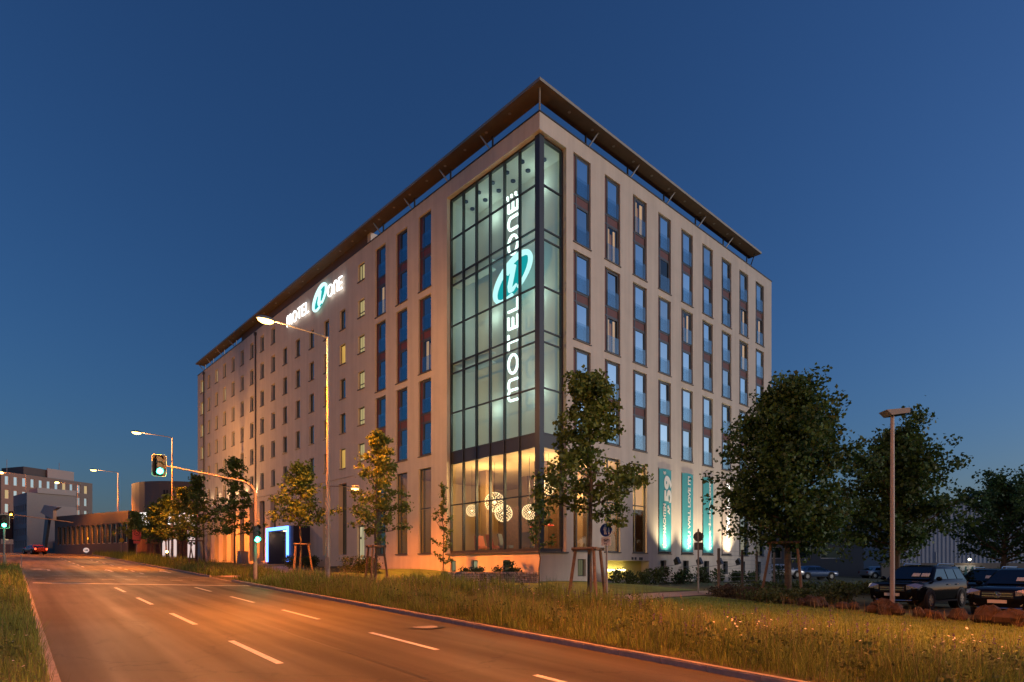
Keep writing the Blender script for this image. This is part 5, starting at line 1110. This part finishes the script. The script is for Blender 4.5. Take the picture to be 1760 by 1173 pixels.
M_off = mat('grey_stone_cladding', (.17, .155, .14), .8, noise=.1, scale=.5); M_gab = mat('grey_gable', (.32, .31, .3), .8, noise=.05); M_lt = mat('light_cladding', (.42, .4, .38), .7); M_dk = mat('dark_cladding', (.06, .058, .06), .6); M_brick = mat('red_brown_brick', (.16, .07, .045), .85, noise=.2, scale=3)
OF = block('office_building', 'grey office block with rows of pale windows at far left', 'building', (-118.5, 140), (.33, .944), 21.5, 14, 4, 24.4, M_off, [1.2+3.25*k for k in range(6)], [.8+1.85*k for k in range(11)], .9, 2.1, ([1.5, 5, 8.5], 1.2, 2.0, [1.2+3.25*k for k in range(6)]))
_r = random.Random(4); M_offlit = glow('office_lit', (1, .72, .36), .55)
for _w in [c for c in OF.children if c.name.startswith('window')]:
    if _r.random() < .12: set_mat(_w.children[0], M_offlit)
for _x, _h in ((3.0, 3.4), (8.2, 2.2), (15, 4.6)): m = MB(); m.tube([(_x, 3, 20.3), (_x, 3, 20.4+_h)], .06, 5); m.build('roof_mast', M_galv, OF)
m = MB(); m.box(6, 17, 2, 10, 20.4, 22.6); m.build('penthouse', M_dk, OF)
m = MB(); m.box(11, 17.5, 1.2, 1.5, 20.41, 22.9); m.build('roof_screen', M_gab, OF)
GB2 = block('plain_block', 'plain grey gabled block in front of the office block', 'building', (-88.4, 110), (.62, .785), 7.5, 9, 3.8, 15.8, M_gab, (), (), 1, 1, ([.6+1.4*k for k in range(6)], .8, 1.3, [2.0+2.2*k for k in range(4)]))
m = MB(); m.box(1.5, 7.5, -.25, 5, 12.0, 13.0); m.build('roof_band', M_lt, GB2); m = MB(); m.box(4.3, 7.5, -.3, -.004, 7.2, 9.8); m.build('wall_panel', M_lt, GB2)
PV2 = block('pavilion', 'dark low pavilion with slanted white roof edge at far left', 'building', (-76.5, 101), (.87, -.49), 22, 12, 3.4, 10.6, M_dk, [2.4], [1+1.5*k for k in range(14)], 1.1, 3.0, None, M_pane2)
m = MB(); m.prism([(-3.5,-.6,8.0),(.8,-.6,6.6),(.9,-.6,8.2),(2.5,-.6,8.6),(-2.2,-.6,9.2)], (0, .5, 0)); m.build('roof_wedge', M_lt, PV2)
m = MB(); m.prism([(-3.6,-.5,.2),(-2.9,-.5,.2),(-.6,-.5,8.0),(-1.8,-.5,8.6)], (0, .4, 0)); m.build('slanted_fin', mat('blue_fin', (.05, .08, .14), .4), PV2)
# round shop building with its name high on the drum, lit shop front below
RC = thing('round_shop', 'round brown shop building with lettering high on the drum', 'building', (-50.5, 95.5, 3.0)); n = 28; m = MB(); rad = 8.2
def ringp(r, z, k): a = math.pi*.9+1.35*math.pi*k/n; return (r*math.cos(a), r*math.sin(a), z)
for k in range(n): m.poly([ringp(rad, 7.2, k), ringp(rad, 7.2, k+1), ringp(rad, 11.6, k+1), ringp(rad, 11.6, k)])
m.build('drum_wall', mat('drum_cladding', (.17, .15, .14), .7), RC); m = MB()
m.v += [ringp(rad, 11.6, k) for k in range(n+1)]; m.f.append(tuple(range(n+1))); m.m.append(0); m.build('roof', MATS['flat_roof'], RC)
m = MB()
for k in range(n): m.poly([ringp(rad-.4, 0, k), ringp(rad-.4, 0, k+1), ringp(rad-.4, 5.2, k+1), ringp(rad-.4, 5.2, k)])
m.build('lower_wall', M_brick, RC)
for k in range(9, 24):
    m = MB(); m.poly([ringp(rad+.05, 5.25, k+.04), ringp(rad+.05, 5.25, k+.96), ringp(rad+.05, 7.1, k+.96), ringp(rad+.05, 7.1, k+.04)]); m.build('shop_window', glow('shop_white', (1, .93, .85), 1.5) if k % 4 else glow('shop_red', (1, .2, .2), 1.1), RC)
for k in (12, 13, 15): m = MB(); m.poly([ringp(rad-.3, .2, k+.1), ringp(rad-.3, .2, k+.9), ringp(rad-.3, 4.6, k+.9), ringp(rad-.3, 4.6, k+.1)]); m.build('shop_door', glow('shop_door', (1, .75, .68), .8), RC)
for s, zz, sz, mt, k0 in (('ulti-Apotheke', 9.6, 1.5, M_black, 12.5), ('ro-re', 8.0, 1.1, mat('red_letter', (.4, .02, .02), .6), 14.5)):
    for i, ch in enumerate(s):
        if ch == ' ': continue
        me = text_mesh('letter', ch, sz, mt, .03, .03); a = math.pi*.9+1.35*math.pi*(k0+i*.78)/n
        link('letter', me, RC, ((rad+.04)*math.cos(a), (rad+.04)*math.sin(a), zz), (math.pi/2, 0, a+math.pi/2))
m = MB(); m.box(6.5, 14, -7.5, -1, 0, 2.9); m.build('annex', M_brick, RC)
# low wing joining it, warehouse at the right
block('shop_wing', 'brown low wing with sloping top left of the round shop', 'building', (-66, 99), (.9, -.43), 12, 8, 3.2, 11.0, M_brick, (), ())
WH = thing('warehouse', 'grey corrugated warehouse behind the right-hand trees', 'warehouse', (62, 98, -.6), R_(-8)); m = MB(); n = 240; Lw = 72.
for k in range(n):
    u0, u1 = Lw*k/n, Lw*(k+1)/n; d0 = .0 if k % 2 else -.09; m.poly([(u0, d0, 0), (u1, d0, 0), (u1, d0, 13.0), (u0, d0, 13.0)]); m.poly([(u1, 0, 0), (u1, -.09, 0), (u1, -.09, 13.0), (u1, 0, 13.0)])
o = m.build('cladding', mat('corrugated_metal', (.5, .5, .54), .6, .1, noise=.06, scale=.3), WH); o['kind'] = 'stuff'
m = MB(); m.box(-.2, Lw, -.25, .1, 13.0, 13.25); m.build('eaves', M_galv, WH); m = MB(); m.box(0, Lw, .05, 30, 0, 12.98); m.build('body', M_gab, WH); m = MB(); m.ball((11.5, .5, 13.9), .9, 12, 0, (1, 1, .7)); m.tube([(11.5, .5, 13), (11.5, .5, 13.6)], .5, 12); m.build('roof_fan', M_steel, WH)
m = MB(); m.tube([(6.2, -.14, .2), (6.2, -.14, 5.2)], .06, 6); m.build('downpipe', M_wframe, WH)
GM = thing('graffiti_wall', 'low wall with blue and white zigzag painting below the warehouse', 'wall', (49.2, 70, -.2), R_(-6)); m = MB(); m.box(-6, 12, 0, .3, 0, 2.8); m.build('wall', mat('concrete_wall', (.2, .17, .15), .8), GM)
m = MB(); m.box(0, 4.2, -.02, -.004, .3, 2.5); m.build('painted_panel', mat('mural_ground', (.55, .58, .58), .8), GM); m = MB()
for k in range(6): m.poly([(k*.7, -.026, .4), (k*.7+.22, -.026, .4), (k*.7+.5, -.026, 2.4), (k*.7+.3, -.026, 2.4)], 0); m.poly([(k*.7+.55, -.024, .4), (k*.7+.68, -.024, .4), (k*.7+.45, -.024, 2.3), (k*.7+.34, -.024, 2.3)], 0)
m.build('painted_zigzag', mat('mural_blue', (.04, .14, .17), .8), GM)
WL_ = thing('wall_lamp', 'small white wall lamp above the zigzag painting', 'lamp', (52.6, 69.4, 2.7)); m = MB(); m.ball((0, 0, .3), .14, 8); m.build('globe', glow('white_globe', (1, .88, .6), 14), WL_); m = MB(); m.tube([(0,.0,-.2),(0,0,.2)], .03, 6); m.build('bracket', M_black, WL_); lamp('POINT', 'wall_lamp_light', (0, -.3, .4), 30, (1, .8, .5), .1, WL_)
# dark shed and car park pieces behind the right end of the hotel
SH = block('low_hall', 'dark blue low hall behind the right end of the hotel', 'building', (27, 78), (.98, -.17), 17, 9, .0, 6.6, mat('blue_dark_sheet', (.045, .055, .075), .5), [3.2], [1.5, 5.0, 8.5, 12.0], 2.4, 1.5, None, M_pane2)
# things by the far junction
BB = thing('billboard', 'dark advertising board beside the far junction', 'billboard', (*ab(150, -1), 5.0), RROT+.4); m = MB(); m.box(-3, 3, -.1, .1, 2.5, 6.5); m.build('board', mat('poster_dark', (.05, .04, .05), .5, noise=.5, scale=.6), BB)
for x in (-2.2, 2.2): m = MB(); m.tube([(x, 0, -1), (x, 0, 2.6)], .1, 8); m.build('post', M_galv, BB)
KI = block('kiosk', 'small pale kiosk with dark sign beyond the far junction', 'kiosk', ab(140, 6), (.92, .38), 7, 4, 4.3, 7.4, M_lt, [.8], [.7, 2.8, 4.9], 1.3, 1.3)
HW = thing('hoarding', 'low pale hoarding behind the far car', 'fence', (*ab(158, -8), 4.7), RROT); 
for k in range(8): m = MB(); m.box(k*2.6, k*2.6+2.5, 0, .1, 0, 2.1); m.build('panel', mat('hoarding_panel', (.4, .3, .24), .7), HW)
YP = thing('round_post_sign', 'small yellow disc sign on a post right of the far junction', 'sign', (*ab(104, 12.2), g(*ab(104, 12.2)))); m = MB(); m.tube([(0,0,-.2), (0,0,2.1)], .05, 8); m.build('post', M_galv, YP); disc(YP, 'face', (fx*.06, fy*.06, 2.3), np.array((fx, fy)), .3, mat('sign_yellow', (.6, .38, .03), .5))
